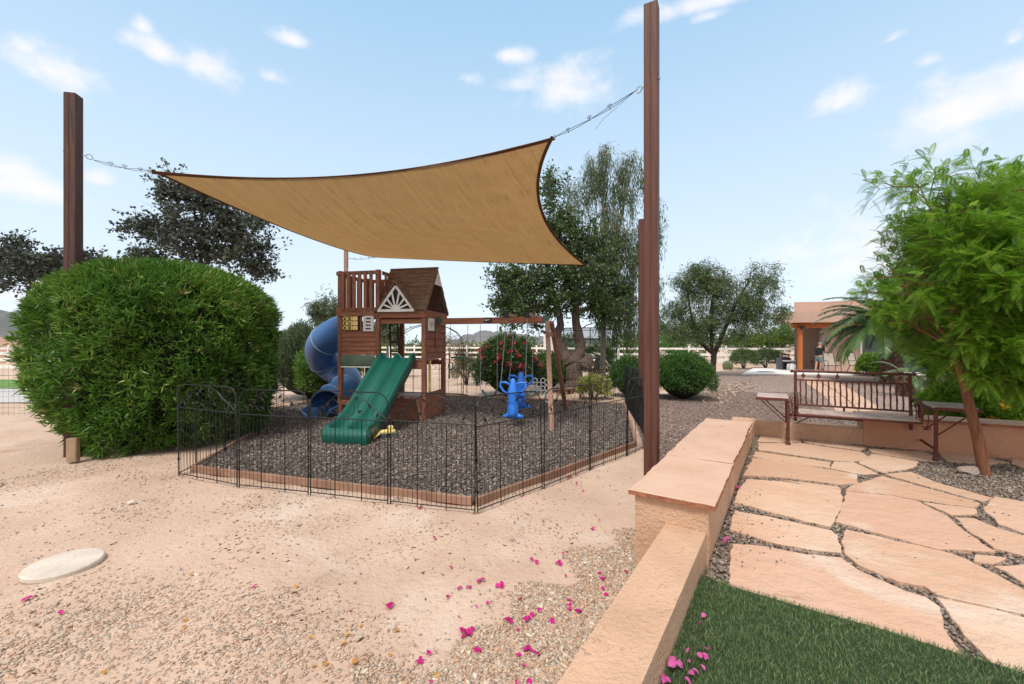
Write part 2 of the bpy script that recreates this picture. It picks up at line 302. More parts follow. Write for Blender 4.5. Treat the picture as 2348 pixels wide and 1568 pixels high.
# ------------------------------------------------------------------ material set
red = (.17,.055,.03); red2 = (.07,.022,.014)
M = dict(
 sand=mat('sand', (.56,.405,.305), .95, (.46,.315,.23), 1.3, 1.0, 26, contrast=(.35,.7), patch=[((.60,.47,.38), .8, .5, .68), ((.40,.24,.155), .55, .58, .72), ((.36,.275,.215), 4.5, .60, .74)], speck=[((.28,.19,.135), 55, .69), ((.38,.29,.22), 18, .71), ((.66,.52,.41), 30, .72)], disp=.02),
 farsand=mat('far_gravel', (.5,.34,.25), .95, (.42,.3,.23), .3, vor=(34, [(.10,.07,.06),(.24,.165,.135),(.38,.28,.23),(.17,.12,.10),(.55,.44,.37)], .02)),
 chips=mat('dark_chips', (.1,.08,.07), .9, vor=(46, [(.06,.048,.043),(.13,.10,.088),(.21,.165,.14),(.09,.07,.062),(.32,.26,.21)], .02)),
 chip=mat('chip_pieces', (.1,.1,.1), .85, ramp=[(.06,.047,.042),(.11,.086,.076),(.17,.135,.115),(.10,.078,.07),(.26,.21,.175),(.46,.39,.32)]),
 pebble=mat('pebbles', (.3,.3,.3), .8, ramp=[(.24,.155,.105),(.46,.32,.22),(.58,.45,.33),(.34,.28,.22),(.52,.30,.19),(.38,.32,.26),(.66,.56,.44)]),
 pebbled=mat('patio_gravel', (.3,.3,.3), .8, ramp=[(.10,.075,.06),(.22,.165,.13),(.33,.26,.21),(.17,.15,.13),(.28,.19,.14),(.42,.35,.28)]),
 brownpeb=mat('brown_gravel', (.3,.3,.3), .85, ramp=[(.11,.075,.065),(.2,.14,.12),(.30,.22,.19),(.16,.115,.1),(.42,.33,.28)]),
 bed=mat('patio_bed', (.2,.15,.11), .95, vor=(60, [(.07,.055,.045),(.18,.14,.11),(.28,.22,.18),(.12,.1,.08)], .01)),
 flag=mat('flagstone', (.70,.43,.27), .8, (.53,.315,.205), 1.6, .8, 9, contrast=(.38,.78), patch=[((.60,.47,.37), 1.1, .54, .72)], rot=RAD(20), lines=[((.38,.21,.14), .9, .0022, .46, (1,5,1))], speck=[((.42,.25,.17), 45, .76)], disp=.035, ramp=[(.575,.385,.275),(.49,.30,.20),(.60,.42,.30),(.53,.33,.24)]),
 stucco=mat('stucco', (.58,.37,.245), .92, (.50,.31,.20), 3, .8, 45, disp=.018, lines=[((.40,.24,.155), 9, .012, .52, (1,1,1))]),
 stuccod=mat('stucco_red', (.54,.285,.175), .92, (.47,.24,.145), 3, .9, 30, disp=.02),
 cap=mat('capstone', (.57,.385,.285), .8, (.50,.31,.215), 2.2, .6, 8, lines=[((.38,.2,.13), 1.6, .004, .48, (2.2,1,1))], contrast=(.3,.7), disp=.015),
 cutedge=mat('cut_edge', (.36,.15,.08), .9, (.24,.09,.05), 12, .8, 30),
 turfb=mat('turf_base', (.045,.07,.028), .9, (.02,.03,.012), 20, .5, 60),
 turf=mat('turf_blades', (.05,.1,.03), .7, ramp=[(.06,.12,.04),(.10,.185,.06),(.15,.24,.085),(.28,.31,.16)], trans=.25),
 wood=mat('stained_wood', (.34,.145,.085), .6, (.12,.045,.028), 4, .35, 10, stretch=(14,14,1.2), contrast=(.3,.7), disp=.006),
 woodh=mat('stained_boards', (.40,.16,.088), .6, (.12,.042,.025), 4, .35, 10, stretch=(1.2,14,14), contrast=(.3,.75), disp=.006),
 woody=mat('side_boards', (.37,.145,.08), .6, (.12,.042,.025), 4, .35, 10, stretch=(14,1.2,14), contrast=(.3,.75), disp=.006),
 roofw=mat('roof_wood', (.23,.15,.10), .85, (.07,.042,.03), 3, .5, 12, stretch=(2,10,10), contrast=(.3,.7), disp=.008),
 dark=mat('dark_wood', (.045,.022,.015), .8, (.02,.01,.008), 6, .3, 20),
 pale=mat('weathered_wood', (.38,.24,.17), .8, (.24,.13,.09), 4, .4, 10, stretch=(14,14,1.2), disp=.006),
 edge=mat('edging_wood', (.36,.21,.145), .85, (.24,.13,.085), 3, .5, 12, disp=.01),
 post=mat('post_paint', (.125,.045,.028), .55, (.06,.022,.015), 3, .3, 8, stretch=(12,12,.8), contrast=(.25,.75), disp=.006, speck=[((.5,.42,.38), 9, .79)]),
 postd=mat('old_post_paint', (.10,.042,.03), .7, (.035,.018,.015), 3, .5, 8, stretch=(12,12,.8), contrast=(.3,.7), disp=.006, speck=[((.45,.38,.35), 10, .77)]),
 green=mat('green_plastic', (.004,.080,.058), .3, (.008,.115,.085), 3, .05, 20, spec=.5, contrast=(.2,.8)),
 blue=mat('blue_tube', (.045,.13,.33), .38, (.07,.17,.38), 2.5, .05, 20, contrast=(.2,.8)),
 seam=mat('tube_seam', (.25,.34,.45), .5), bluey=mat('swing_blue', (.025,.17,.68), .3, (.04,.21,.72), 5), canvas=mat('green_canvas', (.11,.17,.12), .9, (.15,.21,.15), 3, .3, 50, trans=.2),
 white=mat('white_paint', (.78,.77,.75), .5, (.66,.64,.61), 6), yellow=mat('yellow_plastic', (.86,.62,.18), .45, (.88,.70,.32), 5), black=mat('black_paint', (.012,.012,.013), .5),
 metal=mat('fence_metal', (.016,.018,.018), .42, metal=.4), galv=mat('galvanised', (.45,.45,.44), .4, metal=.8), wire=mat('dark_wire', (.06,.06,.06), .5, metal=.6),
 rust=mat('rusty_iron', (.15,.045,.03), .6, (.08,.026,.02), 25, .3, 60, metal=.25), slate=mat('table_slab', (.52,.40,.35), .6, (.34,.25,.22), 9),
 sail=None, hem=mat('sail_hem', (.10,.045,.02), .9), trunkb=mat('bark_grey_brown', (.20,.145,.115), .95, (.09,.062,.05), 5, .9, 12, stretch=(6,6,1), disp=.05),
 trunkg=mat('bark_grey', (.26,.235,.21), .9, (.15,.13,.12), 6, .5, 14, stretch=(5,5,1), disp=.02), trunkd=mat('bark_dark', (.06,.042,.035), .95, (.03,.02,.018), 8, .5, 20),
 stake=mat('stake_bark', (.24,.10,.05), .8, (.13,.05,.026), 5, .5, 14, stretch=(8,8,1), disp=.01),
 concrete=mat('concrete', (.62,.55,.47), .9, (.52,.44,.37), 5, .4, 40), slab=mat('pale_slab', (.72,.70,.67), .9, (.64,.61,.58), 1, .1, 20),
 wallb=mat('house_stucco', (.50,.34,.27), .95, (.45,.30,.235), .8, .4, 30), glass=mat('window_glass', (.02,.05,.055), .05, spec=.8), orange=mat('cedar_post', (.50,.145,.035), .6, (.40,.11,.03), 4, stretch=(8,8,1)),
 grey=mat('grey_metal', (.10,.115,.125), .6), tan=mat('sling_fabric', (.42,.35,.29), .8), skin=mat('skin', (.55,.30,.21), .6), hairg=mat('grey_hair', (.45,.40,.36), .8), shirt=mat('black_shirt', (.012,.014,.02), .85), shorts=mat('grey_shorts', (.17,.23,.26), .85), shoe=mat('grey_shoes', (.5,.5,.52), .7),
 hill=mat('hill_rock', (.17,.16,.17), 1, (.12,.125,.12), .02, .4, .08), rock=mat('rock', (.24,.14,.09), .9, (.36,.31,.29), 3, .8, 10, disp=.04),
 net=mat('trampoline_net', (.05,.055,.06), .8), rubber=mat('swing_rubber', (.05,.13,.10), .6), conc2=mat('post_foot', (.36,.25,.16), .9, (.28,.19,.12), 6),
)
def leafmat(name, cols, tr=.35, rough=.55): return mat(name, (0,0,0), rough, ramp=cols, trans=tr, spec=.35)
LM = dict(
 bush=leafmat('bush_leaf', [(.03,.09,.014),(.065,.165,.024),(.12,.24,.035),(.22,.35,.06),(.42,.36,.16)], .3, .38),
 dark=leafmat('dusky_leaf', [(.035,.04,.04),(.06,.07,.062),(.08,.105,.065),(.06,.058,.058)], .2, .5),
 oak=leafmat('oak_leaf', [(.028,.055,.022),(.05,.095,.03),(.08,.14,.04),(.12,.18,.06)], .25, .45),
 willow=leafmat('willow_leaf', [(.05,.085,.035),(.085,.13,.055),(.13,.18,.085),(.2,.23,.14)], .3, .5),
 mesq=leafmat('mesquite_leaf', [(.055,.095,.035),(.09,.145,.05),(.14,.20,.075),(.2,.25,.115)], .3),
 bright=leafmat('bright_leaf', [(.08,.16,.02),(.13,.25,.03),(.20,.34,.045),(.30,.42,.08)], .45),
 fern=leafmat('feather_leaf', [(.07,.17,.012),(.12,.27,.02),(.20,.37,.03),(.36,.50,.08)], .5, .45),
 palm=leafmat('palm_leaf', [(.03,.08,.02),(.05,.12,.03),(.08,.17,.04),(.14,.23,.07)], .15, .4),
 dry=leafmat('dry_leaf', [(.14,.11,.06),(.2,.16,.09),(.12,.13,.06),(.28,.22,.13)], .2),
 hedge=leafmat('hedge_leaf', [(.03,.09,.02),(.06,.15,.03),(.10,.2,.04),(.15,.26,.06)], .3),
 flower=leafmat('red_flower', [(.5,.03,.06),(.65,.06,.10)], .3), yflower=leafmat('yellow_flower', [(.8,.4,.03),(.85,.55,.06),(.8,.28,.04)], .4),
 lime=leafmat('variegated_leaf', [(.25,.30,.06),(.4,.42,.12),(.5,.48,.2),(.16,.22,.06)], .3),
 petal=leafmat('magenta_petal', [(.55,.01,.22),(.68,.02,.30)], .35), petalp=leafmat('pink_petal', [(.62,.09,.34),(.7,.16,.42)], .35), yleaf=leafmat('yellow_leaf', [(.6,.36,.06),(.5,.22,.05)], .3),
 brown=leafmat('palm_boots', [(.20,.12,.08),(.32,.22,.15)], .1, .9), core=leafmat('dark_core', [(.012,.02,.008),(.02,.03,.012)], 0, .9))  # core: near-black filler colour standing in for shade inside the foliage
# see-through mesh of the trampoline
t_ = M['net'].node_tree; ms_ = t_.nodes.new('ShaderNodeMixShader'); tp0 = t_.nodes.new('ShaderNodeBsdfTransparent'); ms_.inputs[0].default_value = .72
t_.links.new(t_.nodes['Principled BSDF'].outputs[0], ms_.inputs[1]); t_.links.new(tp0.outputs[0], ms_.inputs[2]); t_.links.new(ms_.outputs[0], t_.nodes['Material Output'].inputs[0])
# sail cloth
m = mat('sail_cloth', (.70,.53,.33), .95, (.63,.47,.285), 1.6, .8, 5, trans=.62, contrast=(.3,.72), rot=RAD(24), stretch=(9,.35,1), disp=.05, patch=[((.60,.445,.265), 7, .5, .75)], lines=[((.53,.385,.22), 1.1, .012, .5, (1,1,1))]); M['sail'] = m
# ------------------------------------------------------------------ ground sheets
def sheet(name, poly, z, m, label=None, kind='structure', thick=None):
    mb = MB()
    if thick: mb.prism([p[:2] for p in poly], z-thick, z)
    else: mb.add([(p[0], p[1], z) for p in poly], [tuple(range(len(poly)))] if sum(poly[i][0]*poly[(i+1)%len(poly)][1]-poly[(i+1)%len(poly)][0]*poly[i][1] for i in range(len(poly))) > 0 else [tuple(range(len(poly)-1,-1,-1))])
    o = mb.build(name, m); tag(o, label, None, kind=kind); return o
# main ground, gently uneven close to the camera
def gh(x, y):
    w = max(0, min(1, (6.2-abs(y-3.2)*1.35)/2.5))*max(0, min(1, (1.2-x)/1.5))
    return w*(.018*sin(x*1.7+.4)*sin(y*2.1)+.012*sin(x*4.1+y*2.9)+.008*sin(x*7.3-y*5.1))-.004*w*2
xs = [-4000,-900,-200,-60,-25]+list(np.arange(-14,4.01,.15))+[8,25,60,200,900,4000]; ys = [-200,-20,-4]+list(np.arange(0,8.01,.15))+[12,25,60,200,900,4000]
mb = MB(); nx, ny = len(xs), len(ys)
mb.v = [(x, y, gh(x, y)) for x in xs for y in ys]; mb.f = [(i*ny+j, (i+1)*ny+j, (i+1)*ny+j+1, i*ny+j+1) for i in range(nx-1) for j in range(ny-1)]
tag(mb.build('ground', M['sand'], smooth=True), 'pale pinkish sandy desert ground', kind='structure')
RG = [G(1500,1100),G(1475,1020),G(1440,925),G(1500,905),G(1640,900),G(1500,868),G(1640,852),G(1700,846),(14,27,0),(24,20,0),(14,4.2,0),(6.4,5.0,0),(3.6,6.4,0),(2.9,5.9,0),(1.9,4.4,0)]
sheet('gravel_ground', RG, .012, M['farsand'], 'reddish brown gravel ground between the shade post and the house')
PIT = [G(440,1080),G(576,1000),G(571,984),G(580,946),G(660,935),G(738,921),G(1017,911),G(1100,913),G(1432,930),G(1457,1023),G(1092,1158)]
PITp = [(p[0],p[1]) for p in PIT]
sheet('gravel_bed', PITp, .03, M['chips'], 'dark wood chip bed of the play area')
q = poly_pts(PITp, 62000); near = q[:,1] < 7.3
keep = near | (rng.random(len(q)) < .6); q = q[keep]
stones('gravel', q, .034+rng.random(len(q))*.016, rng.uniform(.012,.022,len(q)), M['chip'], 'dark grey and brown chips filling the play area', 'gravel', flat=.4, tilt=.5, elong=2.6)
# loose light gravel of the foreground
def dens_pts(n, x0, x1, y0, y1, f):
    q = rng.uniform((x0,y0),(x1,y1),(n,2)); nz = np.sin(q[:,0]*3.1+1.3*np.sin(q[:,1]*2.3))*np.sin(q[:,1]*3.7+np.sin(q[:,0]*1.9)*1.6)
    return q[rng.random(n) < f(q[:,0], q[:,1], nz)]
WD = np.array([.55,.835])
def wdist(x, y): return (x-.805)*.835-(y-2.74)*.55      # signed distance from the left face of the long wall (negative = left)
out_b = lambda x, y: (wdist(x, y) < -.0)
fr = dens_pts(260000, -1.2, 2.5, 1.3, 5.0, lambda x,y,nz: np.clip(1.0+(wdist(x,y)-.16)/(1.15-.30*(y-1.6))+.22*nz+.15*np.sin(x*9+y*7), 0, 1)**.55*(wdist(x,y) < .16)*((wdist(x,y) < -.0) | (y < 2.6))*np.clip((4.7-y)/1.9,.0,.98))
g_z = np.array([gh(a,b) for a,b in fr])
stones('pebbles', fr, g_z+.004, rng.uniform(.005,.0125,len(fr))*(1+.6*(rng.random(len(fr)) > .9)), M['pebble'], 'loose tan and grey pebbles along the foot of the wall', 'pebbles', flat=.6, cube=True, tilt=.3, elong=1.5)
fl = dens_pts(150000, -6.0, .8, 1.6, 6.0, lambda x,y,nz: np.clip(.62*np.clip((2.9-y+ .3*np.sin(x*2.2))/.9,0,1)*(1+.6*nz)+.12*nz+.03+ .25*np.clip((-5.0-x),0,1), .02, .8)*(wdist(x,y) < -.1))
fl = fl[~inpoly(fl, PITp)]
stones('loose_stones', fl, np.array([gh(a,b) for a,b in fl])+.002, rng.uniform(.004,.0115,len(fl))*(1+.8*(rng.random(len(fl)) > .97)), M['pebble'], 'small pale stones strewn over the sandy ground', 'stones', flat=.35, cube=True, tilt=.2, elong=1.9)
fd = dens_pts(4200, -6.5, 2.2, 1.8, 8.0, lambda x,y,nz: np.clip(.5+.5*nz,.1,1)*(wdist(x,y) < -.05)); fd = fd[~inpoly(fd, PITp)]
stones('debris', fd, np.array([gh(a,b) for a,b in fd])+.003, rng.uniform(.004,.013,len(fd)), mat('debris', (0,0,0), .9, ramp=[(.05,.03,.02),(.12,.07,.045),(.2,.12,.08)]), 'dark bits of dry leaf litter on the sand', 'leaf litter', flat=.35, elong=3)
# brown gravel behind the wall on the right
q = poly_pts([G(1500,1100),G(1475,1020),G(1450,950),G(1500,905),G(1640,900),G(1830,900),(6.4,7.9,0),(6.4,5.0,0),(3.6,6.4,0),(2.9,5.9,0),(1.9,4.4,0)], 26000)
stones('brown_gravel', q, .018, rng.uniform(.011,.022,len(q)), M['brownpeb'], 'reddish brown gravel behind the patio wall', 'gravel', flat=.5, cube=True, tilt=.4)
q = poly_pts([G(1600,925),G(1650,885),G(1720,872),G(1735,885),G(1690,905),G(1665,925),G(1640,930)], 420)
stones('river_rocks', q, .03, rng.uniform(.02,.055,len(q)), mat('river_rock', (0,0,0), .9, ramp=[(.22,.15,.12),(.38,.27,.21),(.50,.39,.32)]), 'patch of larger pale tan rocks in the brown gravel', 'rocks', flat=.5, cube=True)
# ------------------------------------------------------------------ patio: bed, flagstones, turf
PZ = .30
def Z5(x, y, z=PZ): return G((1550+.491*x)/1.0652, (900+.491*y)/1.0652, z)
bedp = [Z5(600,322),Z5(3000,560),(9.2,3.2,0),(9.2,-1,0),(-.45,-1,0),(-.45,.2,0),Z5(330,1075)]
sheet('patio_bed', bedp, PZ-.025, M['bed'], 'gravel bed between and around the flagstones', thick=.27)
FL = [
 [(625,335),(815,348),(822,364),(612,362)],
 [(615,372),(825,372),(1125,415),(1182,453),(1075,460),(980,452),(620,403)],
 [(600,412),(645,416),(968,463),(968,490),(640,448),(592,433)],
 [(836,356),(1000,368),(1150,392),(1120,405),(850,366)],
 [(1168,397),(1440,413),(1535,462),(1420,453),(1180,415)],
 [(1185,424),(1410,460),(1385,488),(1240,517),(1115,468)],
 [(990,466),(1090,468),(1205,522),(1112,522),(978,494)],
 [(590,446),(800,472),(960,503),(1100,528),(1104,568),(1020,573),(760,541),(545,528)],
 [(560,552),(720,562),(1015,605),(1030,640),(1015,700),(982,760),(970,782),(860,758),(700,715),(500,664),(520,600)],
 [(730,549),(1010,585),(1020,596),(900,587)],
 [(500,708),(700,745),(975,805),(1005,830),(1022,912),(850,893),(650,852),(478,795)],
 [(1160,556),(1230,534),(1390,577),(1600,634),(1712,668),(1680,688),(1420,650),(1290,626),(1050,604),(1060,590)],
 [(1250,523),(1375,512),(1500,565),(1778,640),(1722,656),(1400,567)],
 [(1052,614),(1270,633),(1400,660),(1550,735),(1640,815),(1780,905),(1500,893),(1100,785),(1005,760),(1025,700),(1050,650)],
 [(1440,667),(1690,697),(1690,722),(1570,722),(1500,690)],
 [(1600,740),(1690,745),(1790,788),(1935,830),(2400,960),(2400,1010),(1935,922),(1790,885),(1660,800)],
 [(1795,637),(1935,662),(2400,740),(2400,940),(1935,815),(1810,768),(1738,690)],
 [(1055,803),(1300,860),(1550,916),(1650,950),(1935,1105),(2400,1350),(2400,1400),(1935,1218),(1500,1118),(1440,1080),(1330,1062),(1120,980),(1048,922),(1035,850)],
 [(1505,1140),(1700,1182),(1935,1240),(2400,1420),(2400,1690),(1935,1508),(1768,1452),(1690,1370),(1620,1280),(1540,1180)],
 [(490,872),(650,886),(850,926),(1020,940),(1110,1004),(1260,1070),(1340,1105),(1440,1135),(1505,1180),(1520,1280),(1560,1340),(1615,1412),(1400,1345),(1200,1280),(900,1200),(700,1140),(480,1080),(482,960)],
 [(1705,930),(1840,942),(1780,968),(1695,955)],
 [(1800,985),(1935,978),(2400,1040),(2400,1180),(1935,1058)],
 [(1510,412),(1690,430),(1860,468),(1700,468),(1550,458)],
 [(1885,448),(2400,490),(2400,560),(1935,492),(1870,468)],
 [(1960,640),(2400,650),(2400,725),(1990,660)],
]
mb = MB(); frv = []
for k, pl in enumerate(FL):
    pts = [Z5(x, y)[:2] for x, y in pl]; n = len(pts); big = []
    for i in range(n):      # slightly chipped edges
        a, b = np.array(pts[i]), np.array(pts[(i+1)%n]); d = b-a; ln = np.linalg.norm(d); seg = max(1, int(ln/.05)); nn = np.array([-d[1], d[0]])/max(ln,1e-6)
        for j in range(seg):
            t = j/seg; big.append(tuple(a+d*t+nn*(rng.uniform(-.006,.006) if j else 0)+nn*.004*sin(j*.9+k)))
    cc_ = np.mean(big, 0); big = [tuple(np.array(b_)+(np.array(b_)-cc_)/max(1e-6,np.linalg.norm(np.array(b_)-cc_))*.009) for b_ in big]
    k0 = len(mb.v); mb.prism(big, PZ-.04, PZ+rng.uniform(-.004,.004), bev=.004); frv += [rng.random()]*(len(mb.v)-k0)
fo = mb.build('flagstone_paving', M['flag']); tag(fo, 'irregular peach flagstones of the patio', kind='structure')
a = fo.data.attributes.new('rnd', 'FLOAT', 'POINT'); a.data.foreach_set('value', np.array(frv, dtype=np.float32))
flagpolys = [[Z5(x,y)[:2] for x,y in pl] for pl in FL]
LAWN = [Z5(335,1030),Z5(480,1086),Z5(700,1148),Z5(900,1208),Z5(1200,1288),Z5(1400,1353),Z5(1620,1422),Z5(1765,1462),Z5(1935,1516),Z5(2400,1700),(4.5,-.5,0),(-.4,-.5,0),Z5(60,1568)]
LAWN = [(p[0],p[1]) for p in LAWN]
q = poly_pts([(p[0],p[1]) for p in bedp], 90000); onf = np.zeros(len(q), bool)
for fp in flagpolys: onf |= inpoly(q, fp)
TB = Z5(1690,545)
tr_ = ((q[:,0]-TB[0])**2+((q[:,1]-TB[1])*1.2)**2) < .9
ok = (~onf & ~inpoly(q, LAWN) & (q[:,0] < 7)) ; q = q[ok & (q[:,1] > 1.2)]
stones('patio_gravel', q, PZ-.018+rng.random(len(q))*.012, rng.uniform(.006,.014,len(q)), M['pebbled'], 'brown gravel in the joints and round the leaning tree', 'gravel', flat=.6, cube=True, tilt=.4)
# stray pebbles on the flags
q = np.array([Z5(500+abs(rng.normal(0,160)) if rng.random() < .75 else rng.uniform(900,1900), rng.uniform(400,1000))[:2] for _ in range(130)])
stones('stray_pebbles', q, PZ+.005, rng.uniform(.002,.008,len(q)), M['pebbled'], 'few brown pebbles scattered on the flagstones', 'pebbles', flat=.6, cube=True)
sheet('turf_base', LAWN, PZ+.002, M['turfb'], 'backing of the artificial lawn')
q = poly_pts(LAWN, 150000); q = q[(q[:,1] > 1.35) & (q[:,0] < 3.9)]
n = len(q); pos = np.column_stack([q, np.full(n, PZ+.003)]); d = np.column_stack([rng.normal(0,.45,n), rng.normal(0,.45,n), np.ones(n)])
leaves('grass', pos, d, rng.uniform(.018,.034,n), .0026, M['turf'], None); tag(bpy.data.objects['grass'], 'dense green artificial grass', 'grass', kind='stuff')
# stone path and concrete slab near the house
sheet('concrete_slab', [G(1700,859.5),G(1727,846),(17.6,26.0,0),(24,24,0),(24,17.5,0),G(2110,862)], .06, M['slab'], 'pale concrete slab in front of the house', thick=.06)
mb = MB(); pp = [((1838,868),(1898,868)),((1845,880),(1925,880)),((1868,895),(1950,895)),((1890,912),(1975,910)),((1905,930),(2000,926)),((1915,950),(2025,944))]
for (a, b), (c, d_) in zip(pp[:-1], pp[1:]):
    w = .04; A, B, C, D = [np.array(G(*k)[:2]) for k in (a, b, d_, c)]; cc = (A+B+C+D)/4
    for (s0, s1) in ((0,.5),(.5,1)):
        qd = [A+(B-A)*s0, A+(B-A)*s1, D+(C-D)*s1, D+(C-D)*s0]; c2 = sum(qd)/4
        mb.prism([tuple(c2+(k-c2)*.94) for k in qd], .0, .035, bev=.006)
po = mb.build('stone_path', M['cap']); tag(po, 'flagstone path leading to the house', kind='structure')
# ------------------------------------------------------------------ walls
def inner_pt(w, s): return (.805+.835*w+.55*s, 2.74-.55*w+.835*s)
def wallbox(mb, w0, w1, s0, s1, z0, z1): mb.prism([inner_pt(w0,s0),inner_pt(w1,s0),inner_pt(w1,s1),inner_pt(w0,s1)], z0, z1)
t = thing('seat_wall', 'stucco seat wall with flagstone cap beside the tall shade post', 'wall', (*inner_pt(.2,0), 0))
def roughwall(w0, w1, s0, s1, z0, z1):   # subdivided & jittered for trowelled edges
    mb = MB(); wallbox(mb, w0, w1, s0, s1, z0, z1); return mb
roughwall(0,.44,0,3.05,0,.615).build('wall_body', M['stucco'], t, world=True)
s = -.03; k = 0; lens = [.62,.40,.38,.55,.36,.42,.38]
for ln in lens:
    e = min(s+ln, 3.09); poly = []
    nseg = 8
    sk0 = rng.uniform(-.03,.03) if k else 0; sk1 = 0
    for i in range(nseg+1): poly.append(inner_pt(-.035+i/nseg*.515+0, s+(sk0*(i/nseg-.5))+rng.uniform(-.006,.006)))
    ns = max(3, int((e-s)/.06))
    for i in range(1, ns): poly.append(inner_pt(.475+rng.uniform(-.003,.003)+.006*sin(i*.35+k*2), s+(e-s)*i/ns))
    for i in range(nseg+1): poly.append(inner_pt(-.035+.515*(1-i/nseg), e-.006+rng.uniform(-.006,.006)))
    for i in range(1, ns): poly.append(inner_pt(-.035+rng.uniform(-.003,.003)+.006*sin(i*.3+k), e-(e-s)*i/ns))
    mb = MB(); mb.prism(poly, .617, .65+rng.uniform(-.003,.003), bev=.004); c = mb.build('capstone', M['cap'], t, world=True); s = e+.002; k += 1
    c.data.materials.append(M['cutedge'])
    for p_ in c.data.polygons:
        if abs(p_.normal.z) < .3: p_.material_index = 1
t = thing('low_wall', 'low peach stucco wall running toward the camera beside the artificial lawn', 'wall', (*inner_pt(.3,-1.5), 0))
mb = MB(); wallbox(mb, .195, .43, -3.6, -.003, 0, .47); mb.build('wall_body', M['stucco'], t, world=True)
b0 = np.array(G(1735,997,PZ)[:2]); b1 = np.array(G(2347,1052,PZ)[:2]); bd = (b1-b0)/np.linalg.norm(b1-b0); bn = np.array([-bd[1], bd[0]])
def bw(s, w): p_ = b0+bd*s+bn*w; return (p_[0], p_[1])
t = thing('back_wall', 'low stucco kerb wall with a bare top behind the rusty bench', 'wall', (*bw(.5,0),0))
e0, e1 = inner_pt(.44,3.052), inner_pt(.18,3.052)
mb = MB(); mb.prism([bw(-.02,0), bw(1.18,0), bw(1.18,.22), bw(-.3,.22), e1, e0], 0, .50); mb.build('wall_body', M['stucco'], t, world=True)
t = thing('high_back_wall', 'reddish stucco wall with flagstone cap right of the bench', 'wall', (*bw(2,0),0))
MB().prism([bw(1.183,0),bw(9,0),bw(9,.34),bw(1.183,.34)], 0, .645).build('wall_body', M['stuccod'], t, world=True)
s = 1.15
while s < 8:
    ln = rng.uniform(.5,.9); poly = []
    for i in range(9): poly.append(bw(s+ln*i/8, -.035+rng.uniform(-.006,.006)))
    for i in range(9): poly.append(bw(s+ln*(1-i/8), .38+rng.uniform(-.006,.006)))
    c = MB().prism(poly, .647, .68, bev=.004).build('capstone', M['cap'], t, world=True); s += ln+.004
    c.data.materials.append(M['cutedge'])
    for p_ in c.data.polygons:
        if abs(p_.normal.z) < .3: p_.material_index = 1
# ------------------------------------------------------------------ shade posts and sail
def shade_post(x, y, h, w, rot, label, m, hook, flat=False):
    t = thing('shade_post', label, 'post', (x, y, 0), rot, 'tall posts carrying the shade sail')
    mb = MB(); b = w*.06; c = w/2
    if flat: mb.cbox((0,0,h/2), (w,w,h), b)
    else:   # two joined steel channels: seam line on each face, bevelled cap
        for sx in (-1, 1): mb.cbox((sx*w/4, 0, h/2), (w/2-.003, w, h), b)
        mb.box((0,0,h/2), (.012, w-.012, h-.004))
    mb.build('post_body', m, t)
    mb = MB(); d = Vector(hook)-Vector((x,y,hook[2])); d.z = 0; d.normalize()
    a = Vector((x,y,hook[2]))+d*w*.5
    mb.tube([a-d*(w+.03), a+d*.05], .007, 6); mb.lathe([(.018,-.004),(.018,.004)], tuple(a-d*(w+.012)), 6)
    c_ = a+d*.085; s_ = Vector((0,0,1)); mb.tube([c_+(d*cos(i*pi/6)+s_*sin(i*pi/6))*.035 for i in range(12)], .006, 6, closed=True)
    mb.build('eye_bolt', M['galv'], t, world=True); return t
LP = (-6.23, 5.95); RP = (1.5, 4.5); RB = (3.4, 11.0); BP = (-5.15, 13.0)
AT = [(LP[0],LP[1],4.27), (RP[0],RP[1],4.41), (RB[0],RB[1],3.57), (BP[0],BP[1],4.2)]
A_, B_, C_, D_ = [Vector(p) for p in ((-5.65,6.56,4.30),(.57,5.69,4.40),(1.83,10.23,3.50),(-3.62,11.05,3.87))]
shade_post(*LP, 5.13, .15, RAD(12), 'dark weathered brown square post rising out of the big shrub', M['postd'], A_)
shade_post(*RP, 5.225, .145, RAD(-28), 'tallest brown steel post, beside the end of the seat wall', M['post'], B_)
shade_post(*RB, 4.85, .15, RAD(-8), 'farther brown post just left of and behind the tallest post', M['post'], C_)
shade_post(*BP, 4.75, .11, RAD(5), 'slim pale brown post behind the play tower', M['pale'], D_, flat=True)
mb = MB(); mb.cbox((-5.93, 5.66, .16), (.12,.08,.32), .01, rz=RAD(12)); o = mb.build('post_foot', M['conc2']); tag(o, 'short tan block at the foot of the big shrub', 'block')
sail = thing('shade_sail', 'tan fabric shade sail stretched over the play area', 'shade sail', (-1.5, 8.3, 0))
def bez(p, m_, q, t): c = m_*2-(p+q)*.5; return p*(1-t)**2+c*2*t*(1-t)+q*t*t
mAB = Vector((-2.65,6.8,4.33)); mBC = Vector((.60,7.75,3.96)); mAD = Vector((-4.25,8.7,3.80)); mDC = Vector((-.95,10.15,3.58))
def coons(u, v):
    c0 = bez(A_, mAB, B_, u); c1 = bez(D_, mDC, C_, u); d0 = bez(A_, mAD, D_, v); d1 = bez(B_, mBC, C_, v)
    p = c0*(1-v)+c1*v+d0*(1-u)+d1*u-(A_*(1-u)*(1-v)+B_*u*(1-v)+D_*(1-u)*v+C_*u*v)
    e = 16*u*(1-u)*v*(1-v); p.z -= .10*e
    wr = .020*sin(v*44+4*sin(u*5))*u**4*(1-v)**.7*min(1,(1-u)*12)+.016*sin((u*1.1-v)*46+2*sin(v*6))*(e**.5)*u+.02*sin((u*1.2+v)*9)*e+.010*sin((u+v)*60+3*sin(u*9))*e*(1-u)
    p.z += wr; return p
mb = MB(); mb.grid(coons, 70, 56); so_ = mb.build('sail_cloth', M['sail'], sail, world=True, smooth=True, solid=.004)
mb = MB()
